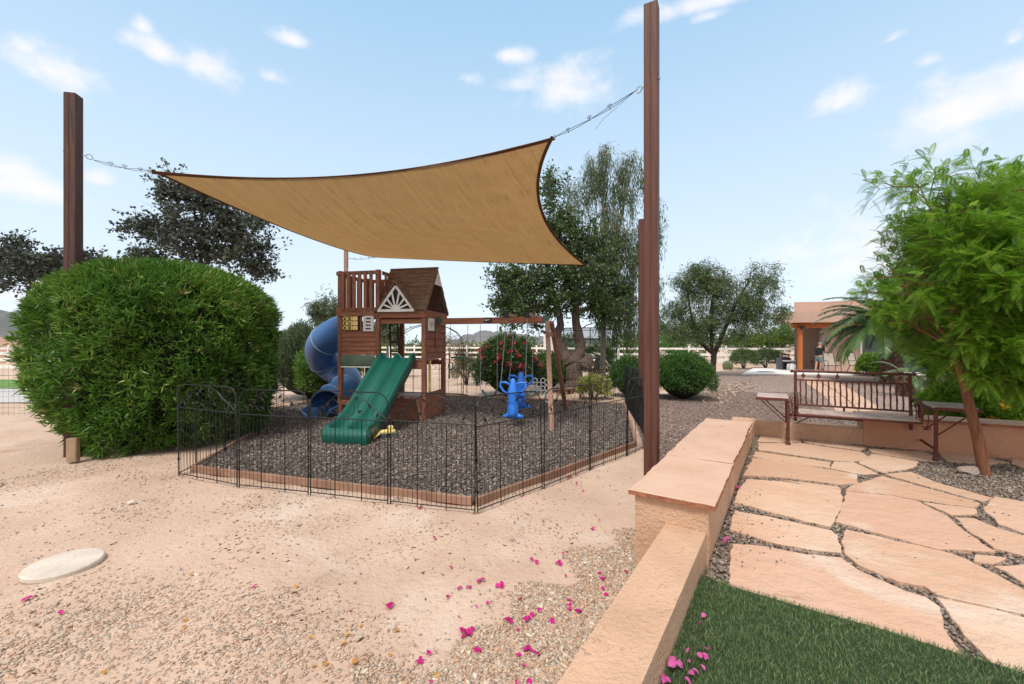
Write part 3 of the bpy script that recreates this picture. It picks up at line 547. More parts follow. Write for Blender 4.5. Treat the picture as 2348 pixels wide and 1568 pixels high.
for fn in (lambda t: bez(A_,mAB,B_,t), lambda t: bez(B_,mBC,C_,t), lambda t: bez(D_,mDC,C_,t), lambda t: bez(A_,mAD,D_,t)):
    pts = [fn(i/30) for i in range(31)]; k = len(mb.v); cen = Vector((-1.5,8.3,3.9))
    mb.tube(pts, .006, 5)
    for i, p in enumerate(pts):
        dd = (cen-p); tt = (pts[min(i+1,30)]-pts[max(0,i-1)]).normalized(); dd = (dd-tt*dd.dot(tt)).normalized()
        w = .045
        k2 = len(mb.v); mb.v += [tuple(p+Vector((0,0,.006))), tuple(p+dd*w+Vector((0,0,.006))), tuple(p+dd*w-Vector((0,0,.007))), tuple(p-Vector((0,0,.007)))]
        if i: 
            for a, b in ((0,1),(1,2),(2,3),(3,0)): mb.f.append((k2-4+a, k2-4+b, k2+b, k2+a))
mb.build('hem', M['hem'], sail, world=True)
for (cn, at, ps) in ((A_, AT[0], LP), (B_, AT[1], RP), (C_, AT[2], RB), (D_, AT[3], BP)):
    at = Vector(at); d = (cn-Vector((ps[0],ps[1],cn.z))); d.z = 0; d.normalize(); st = at+d*.2; mb = MB(); L_ = cn-st; n = 14
    side = L_.cross(Vector((0,0,1))).normalized()
    for s_ in (-1, 1): mb.tube([st+L_*(i/n)+Vector((0,0,-.035*sin(pi*i/n)))+(side*.0+Vector((0,0,1)))*s_*.014*abs(sin(2*pi*i/n)) for i in range(n+1)], .0035, 5)
    for f in (.28, .52, .8):
        c_ = st+L_*f; u_ = L_.normalized(); mb.tube([c_+u_*.03*cos(i*pi/4)+Vector((0,0,1))*.014*sin(i*pi/4) for i in range(8)], .004, 5, closed=True); mb.tube([c_, c_+Vector((.01,0,-.05))], .004, 4)
    if cn is B_: mb.tube([st, st+L_*.35+Vector((0,0,-.12)), st+L_*.45+Vector((0,0,-.19))], .0025, 4)
    mb.build('cable', M['wire'], sail, world=True)
    mb = MB(); u_ = L_.normalized(); mb.tube([cn-u_*.02+u_*.03*cos(i*pi/5)+Vector((0,0,1))*.025*sin(i*pi/5) for i in range(10)], .005, 5, closed=True); mb.build('corner_ring', M['galv'], sail, world=True)
# ------------------------------------------------------------------ timber edging of the chip bed
t = thing('timber_edging', 'low reddish timber edging round the chip bed', 'edging', PIT[0])
n = len(PIT)
for i in range(n):
    a = Vector(PIT[i]); b = Vector(PIT[(i+1)%n]); d = b-a; ln = d.length; u = d/ln; cuts = max(1, round(ln/2.4))
    for j in range(cuts):
        p = a+u*(ln*j/cuts+.004+(.04 if j == 0 else 0)); q = a+u*(ln*(j+1)/cuts-.004)
        mb = MB(); z = .032+rng.uniform(-.004,.004); mb.bar(p+Vector((0,0,z)), q+Vector((0,0,z+rng.uniform(-.004,.004))), .04, .085, chamf=.1); mb.build('board', M['edge'], t, world=True)
# ------------------------------------------------------------------ wire garden fence
PW, PH = .92, 1.10
def fence_panel():
    fr = MB(); r = .13
    path = [(.015,0,0),(.015,0,PH-r)]+[(.015+r-r*cos(a),0,PH-r+r*sin(a)) for a in (RAD(22.5*i) for i in range(1,5))]+[(PW-.015-r+r*sin(a),0,PH-r+r*cos(a)) for a in (RAD(22.5*i) for i in range(0,5))]+[(PW-.015,0,0)]
    fr.tube(path, .0068, 6); fr.tube([(.015,0,.82),(PW-.015,0,.82)], .006, 5); fr.tube([(.015,0,.03),(PW-.015,0,.03)], .006, 5)
    for x in (PW/3, 2*PW/3): fr.tube([(x,0,0),(x,0,.82)], .0055, 5)
    for z in (.2,.5,.8):
        for x in (.015, PW-.015): fr.lathe([(.011,-.012),(.011,.012)], (x,0,z), 6)
    w = MB(); nw = 18
    for i in range(1, nw):
        if i in (6, 12): continue
        x = PW*i/nw; w.tube([(x,0,.03),(x,0,.82)], .0026, 4)
    s = MB(); c = PW/2
    for sg in (-1, 1):
        s.tube([(c+sg*(PW/2-.03),0,.84),(c+sg*.30,0,.93),(c+sg*.17,0,1.04),(c+sg*.05,0,1.085)], .0042, 4)
        s.tube([(c+sg*.17+sg*(.075+.0*k)*cos(k*pi/5)*(1-.03*k),0,.935+.085*sin(k*pi/5)*(1-.03*k)) for k in range(11)], .0032, 4)
        s.tube([(c+sg*(.32)+sg*.05*cos(k*pi/5),0,.885+.05*sin(k*pi/5)) for k in range(9)], .0028, 4)
        for (lx, lz, an) in ((.09,1.03,.7),(.24,.96,-.5),(.33,.87,.3),(.13,.90,1.2)):
            R = Matrix.Rotation(an*sg, 3, 'Y'); s.add([Vector((c+sg*lx,0,lz))+R@Vector(v) for v in ((0,.003,-.03),(.014,.004,0),(0,.003,.035),(-.014,.004,0),(0,-.003,-.03),(.014,-.004,0),(0,-.003,.035),(-.014,-.004,0))], [(0,1,2,3),(7,6,5,4),(0,4,5,1),(1,5,6,2),(2,6,7,3),(3,7,4,0)])
    s.tube([(c+.075*cos(k*pi/6),0,.925+.08*sin(k*pi/6)) for k in range(12)], .0032, 4, closed=True)
    a = fr.build('fence_panel', M['metal']); b = w.build('wires', M['metal'], a); d = s.build('scrollwork', M['metal'], a); return a
gf = thing('garden_fence', 'black wire garden fence with scroll tops round the play area', 'fence', G(1092,1177))
ROOT['fence_panel'] = None; proto = fence_panel(); first = True
def run(pts):
    global first
    for a, b in zip(pts[:-1], pts[1:]):
        a = Vector(a); b = Vector(b); d = b-a; o = proto if first else proto.copy()
        if not first:
            COL.objects.link(o)
            for ch in list(proto.children): c = ch.copy(); COL.objects.link(c); c.parent = o
        first = False; o.parent = gf; o.location = a-gf.location; o.rotation_euler = (rng.normal(0,.012), 0, math.atan2(d.y, d.x)); o.scale = (d.length/PW, 1, rng.uniform(.985,1.015))
run([G(408,1090),G(546,1117),G(709,1134),G(892,1155),G(1092,1177)])
run([G(1092,1177),G(1245,1120),G(1352,1078),G(1437,1046),G(1490,1022)])
c0 = Vector(G(1490,1022)); c1 = Vector((2.95,10.9,0)); nn = 5
run([c0+(c1-c0)*i/nn for i in range(nn+1)])
c2 = Vector((-3.9,13.2,0)); nn = 8
run([c1+(c2-c1)*i/nn for i in range(nn+1)])
c3 = Vector((-5.3,10.6,0)); run([c2+(c3-c2)*i/3 for i in range(4)])
c4 = Vector(G(408,1090)); run([c4+(Vector((-4.35,8.0,0))-c4)*i/3 for i in range(4)])
# ------------------------------------------------------------------ play tower
PT = thing('play_tower', 'stained wooden play tower with green double slide, blue tube slide and swing beam', 'playset', (-3.64, 8.9, 0), RAD(-12.1))
D = 1.05; X1, X2 = .88, 1.9
def post(x, y, z1, m='wood', s=.09): MB().cbox((x,y,z1/2), (s,s,z1), .006).build('post', M[m], PT)
for x, y, z in ((0,0,3.13),(X1,0,3.13),(0,D,3.13),(X1,D,3.13),(X2,0,2.27),(X2,D,2.27)): post(x, y, z)
def bxp(name, m, *b, parent=None):
    mb = MB(); mb.cbox(((b[0]+b[1])/2,(b[2]+b[3])/2,(b[4]+b[5])/2),(b[1]-b[0],b[3]-b[2],b[5]-b[4]),.005); return mb.build(name, M[m], parent or PT)
# balcony
bxp('balcony_floor','woodh', .046,X1-.046,.02,D-.02,2.20,2.235)
for (x0,x1,y0,y1) in ((-.06,X1+.05,-.075,-.047),(-.06,X1+.05,D+.047,D+.075)):
    bxp('rail','woodh', x0,x1,y0,y1,3.03,3.11); bxp('rail','woodh', x0,x1,y0,y1,2.26,2.345); bxp('beam','woodh', x0,x1,y0+.002,y1+.001,2.17,2.255)
for x0 in (-.075, X1+.049):
    bxp('rail','woody', x0,x0+.026,.05,D-.05,3.03,3.11); bxp('rail','woody', x0,x0+.026,.05,D-.05,2.26,2.345)
for i in range(6):
    x = .115+i*.13
    bxp('slat','wood', x-.036+rng.uniform(-.006,.006),x+.036,-.105,-.077,2.30,3.09); bxp('slat','wood', x-.036,x+.036,D+.02,D+.045,2.27,3.06)
for i in range(7):
    y = .14+i*.13
    bxp('slat','wood', -.103,-.077,y-.035,y+.035,2.30,3.09)
    if i != 3: bxp('slat','wood', X1+.077,X1+.102,y-.035,y+.035,2.30,3.09)
b = MB()
for i in range(6): b.ball((.09+i*.14,-.078,2.30), .011, 8, 6)
for i in range(7): b.ball((.0+i*.14,-.078,3.07), .010, 8, 6)
for p in ((.3,-.06,2.215),(.62,-.06,2.215),(1.12,-.06,2.19),(1.5,-.06,2.15),(0,-.048,2.6),(X1,-.048,2.0),(X1,-.048,1.5)): b.ball(p, .012, 8, 6)
b.build('bolts', M['galv'], PT)
# front wall under the balcony
bxp('frame_board','woodh', .047,X1-.047,-.035,-.005,1.83,1.865); bxp('frame_board','wood', .05,.075,-.035,-.005,1.867,2.168); bxp('frame_board','wood', .475,.515,-.037,-.005,1.867,2.168)
for i in range(5):
    z0 = 1.36+i*.094; mb = MB(); mb.add([(.047,-.012,z0),(.833,-.012,z0),(.833,-.012,z0+.098),(.047,-.012,z0+.098),(.047,-.040,z0),(.833,-.040,z0),(.833,-.022,z0+.092),(.047,-.022,z0+.092)],[(0,1,2,3)[::-1],(4,5,6,7),(4,0,1,5)[::-1],(7,6,2,3),(0,4,7,3)[::-1],(1,5,6,2)]); mb.build('siding_board', M['woodh'], PT)
tt = bxp('tic_tac_toe_frame','dark', .08,.47,-.03,-.015,1.868,2.165); tt['label'] = 'yellow tic tac toe board with black X and O marks'
rows = ['XX ','XO ','XX ']
for r in range(3):
    zc = 2.115-r*.098
    MB().tube([(.08,-.055,zc),(.47,-.055,zc)], .006, 6).build('rod', M['black'], tt)
    for c in range(3):
        xc = .155+c*.115; ti = MB(); ti.cbox((xc,-.062,zc),(.108,.045,.088),.012); tile = ti.build('tile', M['yellow'], tt)
        mk = MB(); y = -.0865
        if rows[r][c] == 'X':
            for s_ in (-1,1): mk.bar((xc-.030,y,zc-s_*.034),(xc+.030,y,zc+s_*.034),.004,.019,up=(0,0,1) if s_ > 0 else (.001,0,1)); 
        elif rows[r][c] == 'O': mk.tube([(xc+.026*cos(a*pi/8),y,zc+.030*sin(a*pi/8)) for a in range(16)], .008, 5, closed=True)
        if mk.v: mk.build('mark', M['black'], tt)
sh = MB(); x0, x1, z0, z1 = .565,.80,1.85,2.165
sh.bx(x0,x0+.055,-.065,-.04,z0,z1).bx(x1-.055,x1,-.065,-.04,z0,z1)
for i in range(5): zz = z0+i*(z1-z0-.035)/4; sh.bx(x0+.055,x1-.055,-.063,-.042,zz,zz+.04)
s_ = sh.build('shutter', M['white'], PT); s_['label'] = 'white four-slot shutter beside the tic tac toe board'
MB().bx(x0+.02,x1-.02,-.038,-.030,z0+.24,z1-.01).build('slot_backing', M['dark'], s_)
cv = MB(); cv.grid(lambda u, v: (.047+u*.786, -.05-.02*sin(pi*v)-.008*sin(u*9+v*4), 1.355-v*.235), 20, 8); c_ = cv.build('canvas_panel', M['canvas'], PT, smooth=True, solid=.004)
cv = MB(); cv.bx(.047,.833,-.062,-.044,1.095,1.118); cv.build('canvas_hem', M['white'], c_)
# right half beams, deck, lower boards
for (y0,y1) in ((-.075,-.047),(D+.047,D+.075)): bxp('beam','woodh', X1+.05,X2+.05,y0,y1,2.12,2.27)
bxp('beam','woodh', X1+.05,X2-.05,.0,.03,2.0,2.1)
for y0 in (.06,.36,.66): bxp('deck_board','woodh', -.02,X2-.05,y0,y0+.28,1.22,1.25)
bxp('deck_beam','woodh', X1+.047,X2-.047,-.02,.01,1.08,1.22); bxp('deck_beam','woodh', -.02+.067,X2-.047,D-.01,D+.02,1.12,1.22); bxp('deck_beam','woody', -.015,.015,.047,D-.047,1.10,1.22)
for i in range(3): bxp('sandbox_board','woodh', X1-.3,X2-.047,-.04,-.01,.02+i*.155,.17+i*.155)
bxp('sandbox_board','woodh', .047,X1-.31,-.04,-.01,.3,.4); bxp('sandbox_board','woody', -.02,.01,.047,D-.047,.35,.44)
MB().cbox((1.45,.15,.52),(.7,.35,.03),.01).build('table_top', M['slate'], PT)
tr = MB(); tr.bar((X2-.02,-.09,.02),(X2-.14,-.055,.46),.05,.035); tr.build('brace', M['pale'], PT)
# right end wall
for i in range(6):
    z0 = 1.27+i*.142; mb = MB(); xo = X2+.0; mb.add([(xo+.012,.047,z0),(xo+.012,1.003,z0),(xo+.012,1.003,z0+.142),(xo+.012,.047,z0+.142),(xo+.045,.047,z0),(xo+.045,1.003,z0),(xo+.025,1.003,z0+.137),(xo+.025,.047,z0+.137)],[(0,1,2,3),(4,5,6,7)[::-1],(4,0,1,5),(7,6,2,3)[::-1],(0,4,7,3),(1,5,6,2)[::-1]]); mb.build('siding_board', M['woody'], PT)
bxp('beam','woody', X2+.047,X2+.075,-.05,D+.05,2.12,2.27); bxp('frame_board','wood', X2+.046,X2+.07,.46,.56,1.5,2.118)
for (z0,z1) in ((.03,.3),(.302,.58)): bxp('side_panel','woody', X2+.0,X2+.03,.047,D-.047,z0,z1)
MB().tube([(X2-.05,.40,.5),(X2-.05,.40,1.24)], .028, 12).build('yellow_pole', M['yellow'], PT)
wh = MB(); X = X2+.05
wh.bx(X,X+.025,.07,.36,1.86,1.93).bx(X,X+.025,.07,.36,2.04,2.115)
for y0 in (.07,.155,.24,.325): wh.bx(X+.001,X+.024,y0,y0+.035,1.93,2.04)
w_ = wh.build('window_panel', M['white'], PT); MB().bx(X-.006,X-.001,.09,.34,1.9,2.08).build('window_backing', M['dark'], w_)
for z0, z1, y0, y1 in ((0,2.1,-.0,0),): pass
# ladder
ld = MB()
for dx in (0,.19): ld.bar((.80+dx,.62,2.15),(1.0+dx,.30,1.26),.035,.07)
l_ = ld.build('ladder', M['dark'], PT)
r_ = MB()
for i in range(4): f = (i+.6)/4.4; r_.tube([(.80+.2*f,.62-.32*f,2.15-.89*f),(.99+.2*f,.62-.32*f,2.15-.89*f)], .016, 6)
r_.build('rungs', M['dark'], l_)
# roof
RX0, RX1, RY, RZ, EZ, EY0, EY1 = .90, 1.98, .52, 3.20, 2.265, -.10, 1.16
nb = 9; rf = None
for side, (ey) in ((0, EY0), (1, EY1)):
    for i in range(nb):
        f0, f1 = i/nb, min(1,(i+1.12)/nb); up = Vector((0, (1 if side else -1)*(RZ-EZ), abs(ey-RY))).normalized()
        a = Vector((0, ey+(RY-ey)*f0, EZ+(RZ-EZ)*f0)); b = Vector((0, ey+(RY-ey)*f1, EZ+(RZ-EZ)*f1)); o1, o2 = up*.028, up*.012
        x0, x1 = RX0-.02+rng.uniform(-.005,.005), RX1+rng.uniform(-.005,.005)
        vs = [Vector((x,p.y,p.z))+o for x in (x0,x1) for p, o in ((a,o1*.2),(a,o1),(b,o2),(b,o2*-.2))]
        MB().add(vs, [(0,1,2,3),(7,6,5,4),(0,4,5,1),(1,5,6,2),(2,6,7,3),(3,7,4,0)]).build('roof_board', M['roofw'], PT)
MB().cbox(((RX0+RX1)/2,RY,RZ+.02),(RX1-RX0+.03,.08,.03),.01).build('ridge_cap', M['roofw'], PT)
for x in (RX0+.0, RX1-.03):
    gb = MB()
    for ey in (EY0, EY1): gb.bar((x,ey,EZ-.03),(x,RY,RZ-.045),.03,.07,up=(1,0,0))
    gb.build('gable_trim', M['roofw'], PT)
tri = MB(); x = RX1+.005; tri.add([(x,RY-.19,2.84),(x,RY+.19,2.84),(x,RY,3.13),(x+.018,RY-.19,2.84),(x+.018,RY+.19,2.84),(x+.018,RY,3.13)],[(2,1,0),(3,4,5),(0,1,4,3),(1,2,5,4),(2,0,3,5)]); tri.build('gable_panel', M['white'], PT)
# dormer
dx0, dx1, dz0, dz1 = .93, 1.76, 2.235, 2.80; dc = (dx0+dx1)/2; dyf = -.16
def ry(z): return EY0+(RY-EY0)*(z-EZ)/(RZ-EZ)+.0
for sg, xe in ((-1, dx0-.05), (1, dx1+.05)):
    zr = dz1+.03; ze = dz0-.03
    vs = [(dc,dyf-.03,zr),(xe,dyf-.03,ze),(xe,ry(ze)+.0,ze),(dc,ry(zr),zr)]; th = Vector((sg*.0,0,.025)); vs2 = [Vector(v)+th for v in vs]
    MB().add([Vector(v) for v in vs]+vs2, [(3,2,1,0),(4,5,6,7),(0,1,5,4),(1,2,6,5),(2,3,7,6),(3,0,4,7)]).build('dormer_roof', M['roofw'], PT)
MB().add([(dx0,-.10,dz0),(dx1,-.10,dz0),(dc,-.10,dz1)],[(0,1,2)]).build('dormer_dark_sheet', M['black'], PT, solid=.01)  # black sheet standing in for the shaded interior behind the rays
sb = MB(); y = -.145
sb.bar((dx0+.01,y,dz0+.03),(dx1-.01,y,dz0+.03),.02,.055)
for xe in (dx0+.02, dx1-.02): sb.bar((xe,y,dz0+.02),(dc,y,dz1-.04),.022,.05,up=(0,-.0,1))
for a in (25,52,78,102,128,155):
    ca, sa = cos(RAD(a)), sin(RAD(a)); hw = (dx1-dx0)/2; h = dz1-dz0-.05; tmax = 1/(abs(ca)/hw+sa/h)
    sb.bar((dc+ca*.05,y,dz0+.05+sa*.03),(dc+ca*tmax*.95,y,dz0+.03+sa*tmax*.92),.018,.034,up=(0,0,1) if abs(ca) > .5 else (1,0,0))
sb.lathe([(.09,-.01),(.09,.01)], (0,0,0), 12)
k = len(sb.v)-24
for i in range(k, k+24): v = sb.v[i]; sb.v[i] = (dc-.0+v[0]*.9, y+v[2], dz0+.05+max(0,v[1]))
sb.build('sunburst_panel', M['white'], PT)
# green double slide (local frame, runs towards -y)
def slide_c(s):   # s 0..1 : (y, z) of the trough
    pts = [(.03,1.30),(-.10,1.285),(-.30,1.15),(-.8,.80),(-1.25,.46),(-1.6,.27),(-1.85,.20),(-2.00,.19),(-2.06,.12),(-2.07,.0)]
    t_ = s*(len(pts)-1); i = min(int(t_), len(pts)-2); f = t_-i; p0 = pts[max(i-1,0)]; p1 = pts[i]; p2 = pts[i+1]; p3 = pts[min(i+2,len(pts)-1)]
    return [.5*((2*b_)+(-a_+c_)*f+(2*a_-5*b_+4*c_-d_)*f*f+(-a_+3*b_-3*c_+d_)*f**3) for a_, b_, c_, d_ in zip(p0, p1, p2, p3)]
prof = [(0,-.09),(0,.075),(.012,.10),(.04,.105),(.065,.09),(.09,.045),(.13,.008),(.19,0),(.27,0),(.32,.01),(.355,.05),(.38,.085),(.40,.09),(.42,.085),(.445,.05),(.48,.01),(.53,0),(.61,0),(.67,.008),(.71,.045),(.735,.09),(.76,.105),(.788,.10),(.80,.075),(.80,-.09)]
def slide_p(u, v):
    y, z = slide_c(u); i = v*(len(prof)-1); i = min(int(round(i)), len(prof)-1); px_, pz = prof[i]
    fade = 1-max(0,(u-.76)/.24)**1.2*1.0; sk = .07 if u < .8 else 0
    fd = max(0,min(1,(u-.72)/.09)); fd = fd*fd*(3-2*fd); pz = (pz*(1-fd)+.095*fd*(1 if 0 < i < len(prof)-1 else .6)) if pz >= 0 else pz*max(0,min(1,(1-u)*6))
    if u > .86: pz *= 1-.75*(u-.86)/.14
    y0, z0_ = slide_c(max(u-.01,0)); y1, z1_ = slide_c(min(u+.01,1)); ty, tz = y1-y0, z1_-z0_; ln = math.hypot(ty,tz)+1e-9; ny, nz = (tz/ln, -ty/ln)
    return (X1+.07+px_*.95+.22*u, y+ny*pz-.03, max(.0,z+nz*pz))
gs = MB(); gs.grid(slide_p, 60, len(prof)-1); g_ = gs.build('double_slide', M['green'], PT, smooth=True, solid=.012)
g2 = MB()
for x in (1.0, 1.9): g2.tube([Vector(slide_p(i/50, 2/24 if x < 1.2 else 22/24))+Vector((0,0,0)) for i in range(6,40)], .012, 6)
g2.build('slide_edge', M['green'], g_, smooth=True)
# blue tube slide
tp = [P(815,752,9.45),P(770,765,9.6),P(740,790,9.85),P(737,818,10.2),P(757,840,10.45),P(785,858,10.35),P(797,880,10.0),P(783,899,9.65),P(762,912,9.45),P(750,925,9.2),P(743,932,8.95)]
tpv = [Vector(p) for p in tp]
def catmull(ps, n):
    o = []
    for i in range(len(ps)-1):
        a, b, c, d = ps[max(i-1,0)], ps[i], ps[i+1], ps[min(i+2,len(ps)-1)]
        for j in range(n): f = j/n; o.append(((b*2)+(c-a)*f+(a*2-b*5+c*4-d)*f*f+(b*3-a-c*3+d)*f**3)*.5)
    return o+[ps[-1]]
cp = catmull(tpv, 6); rr = [.36-.05*i/(len(cp)-1) for i in range(len(cp))]
mb = MB(); mb.tube(cp[:-4], rr[:-4], 24, cap=False); ts = mb.build('tube_slide', M['blue'], PT, world=True, smooth=True, solid=.012)
for i in (1, 10, 20, 30, 39, 48):
    d = (cp[min(i+1,len(cp)-1)]-cp[i-1]).normalized(); a = d.cross(Vector((0,0,1))).normalized(); b = d.cross(a)
    MB().tube([cp[i]+(a*cos(q*pi/14)+b*sin(q*pi/14))*(rr[i]+.006) for q in range(28)], .016, 6, closed=True).build('tube_seam', M['seam'], ts, world=True, smooth=True)
# open exit trough
mb = MB(); e0_ = cp[-5]; e1_ = cp[-1]+Vector((-.08,-.25,-.04)); dd = (e1_-e0_); rt = dd.cross(Vector((0,0,1))).normalized()
mb.grid(lambda u, v: e0_+dd*u+rt*(.31*cos(pi*(1-v)))+Vector((0,0,1))*(-.31*sin(pi*v)*(1-.25*u)+.02), 8, 14); mb.build('exit_trough', M['blue'], ts, world=True, smooth=True, solid=.012)
fx = e1_; mb = MB(); mb.cbox((fx.x-.02, fx.y-.0, .13), (.16,.07,.27), .02, rz=.3); mb.build('exit_foot', M['blue'], ts, world=True)
# swing beam and a-frame
bm0, bm1 = Vector((X2+.02,.5,2.07)), Vector((4.36,.5,2.075)); sbm = MB(); sbm.bar(bm0, bm1, .085, .13, chamf=.06); sbeam = sbm.build('swing_beam', M['woodh'], PT)
bd_ = MB(); bd_.cbox((X2+1.22,.452,2.075),(.17,.008,.095),.02); bdg = bd_.build('badge', M['black'], sbeam)
lf = MB(); lf.ball((X2+1.17,.446,2.08), .022, 10, 6, sc=(1,.2,1)); lf.add([(X2+1.16,.446,2.06),(X2+1.28,.446,2.085),(X2+1.22,.446,2.105)],[(0,1,2),(2,1,0)]); lf.build('badge_mark', M['white'], bdg)
gn = MB(); gn.cbox((X2+.13,.44,2.08),(.06,.02,.15),.006).cbox((X2+.19,.44,2.09),(.05,.02,.07),.006); gn.build('bracket', M['green'], PT)
gn = MB(); gn.cbox((4.31,.445,2.08),(.10,.02,.16),.006); gn.build('bracket', M['green'], PT)
fl_ = (PT.matrix_world.inverted() if False else Matrix(ROOT[PT.name]))
fb = fl_@Vector((.72,7.57,0)); bb = fl_@Vector((1.27,9.81,0))
MB().bar(fb, (4.36,.40,2.03), .09, .09, up=(1,0,0)).build('frame_leg', M['pale'], PT).__setitem__('label', 'pale sun-bleached front leg of the swing frame')
MB().bar(bb, (4.42,.60,2.03), .09, .09, up=(1,0,0)).build('frame_leg', M['wood'], PT).__setitem__('label', 'dark red rear leg of the swing frame')
MB().bar((4.38,.15,1.78),(4.46,.95,1.78),.04,.09).build('cross_brace', M['wood'], PT)
for x in (3.58, 4.0):
    hb = MB(); hb.bar((x,.12,2.175),(x,.92,2.175),.07,.075); h_ = hb.build('glider_block', M['pale'], PT); MB().cbox((x,.14,2.16),(.085,.05,.12),.01).build('hanger', M['black'], h_)
# ------------------------------------------------------------------ swings
def W2(x, y, z): return Matrix(ROOT[PT.name]).inverted()@Vector((x,y,z))
def chain(p, q, n=None, r=.011, wr=.0032):
    p = Vector(p); q = Vector(q); d = q-p; ln = d.length; u = d/ln; n = n or int(ln/.03); mb = MB(); a = u.cross(Vector((0,1,.1))).normalized(); b = u.cross(a)
    for i in range(n):
        c = p+u*(ln*(i+.5)/n); s = a if i%2 else b; hl = ln/n*.66
        mb.tube([c+u*hl*cos(k*pi/3)+s*r*sin(k*pi/3) for k in range(6)], wr, 4, closed=True)
    return mb
gl = thing('glider_swing', 'bright blue two-seat glider swing hanging by four chains', 'swing', W2(3.79,.2,0), RAD(-12.1))
gi = Matrix(ROOT[gl.name])
for dy, dz, who in ((-.42,0,0),(.36,.07,1)):
    sgn = -1 if dy < 0 else 1; b = MB(); y = dy; z0 = .20+dz
    # saddle body: pear shaped column with footrest and handle loops
    b.lathe([(.05,0),(.10,.02),(.115,.10),(.10,.22),(.085,.32),(.105,.42),(.10,.50),(.075,.58),(.055,.66),(.045,.72),(.02,.74)], (0,y,z0), 18)
    b3 = MB(); b3.tube([(-.19,y-.02,z0+.02),(-.11,y,z0+.035),(0,y,z0+.03),(.11,y,z0+.035),(.19,y-.02,z0+.02)], [.03,.045,.055,.045,.03], 10); b2 = MB()
    hz = z0+.56
    for s in (-1,1):
        b2.tube([(s*.05,y,hz+.05),(s*.14,y,hz+.10),(s*.235,y,hz+.10),(s*.25,y,hz+.03),(s*.19,y,hz-.06),(s*.09,y,hz-.12)], .022, 8)
    body = b.build('seat', M['bluey'], gl, smooth=True); b2.build('handle', M['bluey'], body, smooth=True); b3.build('footrest', M['bluey'], body, smooth=True)
    MB().cbox((0,y-sgn*.16,z0+.30),(.24,.22,.05),.02).build('saddle', M['bluey'], body, smooth=False)
    for s, bx_ in ((-1,3.58),(1,4.0)):
        top = gi@W2(bx_, .14 if dy < 0 else .90, 2.13); chain((s*.235,y,hz+.10), top).build('chain', M['galv'], gl)
MB().tube([(0,-.42,.40),(0,.36,.47)], .03, 10).build('cross_tube', M['bluey'], gl)
def swing(x, w, z, label, rubber):
    t = thing('belt_swing' if rubber else 'trapeze_swing', label, 'swing', W2(x,.5,0), RAD(-12.1))
    if rubber:
        MB().grid(lambda u, v: ((u-.5)*w*.9, (v-.5)*.14+.05, z-.16*sin(pi*u)+.16), 14, 3).build('seat', M['rubber'], t, smooth=True, solid=.012); zt = z+.17
    else:
        MB().tube([(-w/2,0,z),(w/2,0,z)], .018, 8).build('bar', M['green'], t); zt = z
        for s in (-1,1): MB().tube([(s*w/2+.0+.05*sin(k*pi/6),0,z-.18+.085*cos(k*pi/6)) for k in range(12)], .012, 6, closed=True).build('ring', M['green'], t)
    for s in (-1,1): chain((s*w/2,0,zt),(s*w/2*1.02,0,1.99), r=.008).build('chain', M['galv'], t)
    return t
swing(3.12, .36, .46, 'dark green rubber belt swing between the tower and the blue glider', True)
swing(2.47, .38, 1.30, 'green trapeze bar swing with rings next to the tower', False)
# toys and bits
lt = thing('lattice_toy', 'white plastic lattice hanging behind the blue glider', 'lattice', W2(4.06,.95,0), RAD(-12))
m = MB()
for i in range(4):
    for j in range(4):
        if (i+j)%2 == 0: m.tube([(i*.085-.12+.05*cos(k*pi/4),0,.55+j*.085+.05*sin(k*pi/4)) for k in range(8)], .012, 5, closed=True)
for i in range(4): m.tube([(.22+.0*i+.06*cos(k*pi/4),.05,.40+i*.12+.06*sin(k*pi/4)) for k in range(8)], .014, 5, closed=True)
m.build('lattice', M['white'], lt)
m = MB(); m.tube([(.22,.05,.9),(.2,.0,2.0)], .006, 5); m.build('lattice_cord', M['white'], lt)
g = W2(1.95,-1.55,0); ty = thing('toy_truck', 'small yellow toy truck in the chips beside the green slide', 'toy', (g.x-.02, g.y, .03), RAD(30))
MB().cbox((0,0,.10),(.26,.12,.06),.015).build('body', M['yellow'], ty); MB().cbox((.05,0,.16),(.09,.10,.07),.015).build('cab', M['yellow'], ty)
mm = MB(); mm.bar((-.13,-.07,.12),(-.24,-.07,.04),.14,.02); mm.build('blade', M['yellow'], ty)
for sx in (-.08,.08):
    for sy in (-.07,.07): w = MB(); w.tube([(sx,sy-.018,.05),(sx,sy+.018,.05)], .045, 12); w.build('wheel', M['grey'], ty)
# ------------------------------------------------------------------ rusty glider bench
bo = Vector(G(1806,1019.5,PZ)); a_ = Vector((.85,-.527,0)); ang = math.atan2(a_.y, a_.x)
bn_ = thing('glider_bench', 'rusty iron glider bench with side tables on the flagstone patio', 'bench', tuple(bo), ang)
BW = 1.37; BD = .60
def R_(name, mb, m='rust', parent=None, **k): return mb.build(name, M[m], parent or bn_, **k)
def knob(mb, p, r): mb.ball(p, r, 8, 6)
for x in (0, BW):
    for y in (0, BD):
        m = MB(); m.tube([(x,y,.0),(x,y,.12),(x+.002,y,.3),(x,y,.56)], .019, 10); m.lathe([(.03,0),(.03,.02),(.022,.04)], (x,y,0), 10); m.lathe([(.024,0),(.024,.02)], (x,y,.07), 10); R_('leg', m)
    m = MB(); m.tube([(x,0,.12),(x,BD,.12)], .013, 8); m.tube([(x,0,.55),(x,BD,.55)], .014, 8); R_('side_rail', m)
m = MB(); m.tube([(0,BD,.10),(BW,BD,.10)], .014, 8); R_('stretcher', m); m = MB(); m.tube([(0,BD-.01,.30),(BW,BD-.01,.30)], .015, 8); R_('stretcher', m)
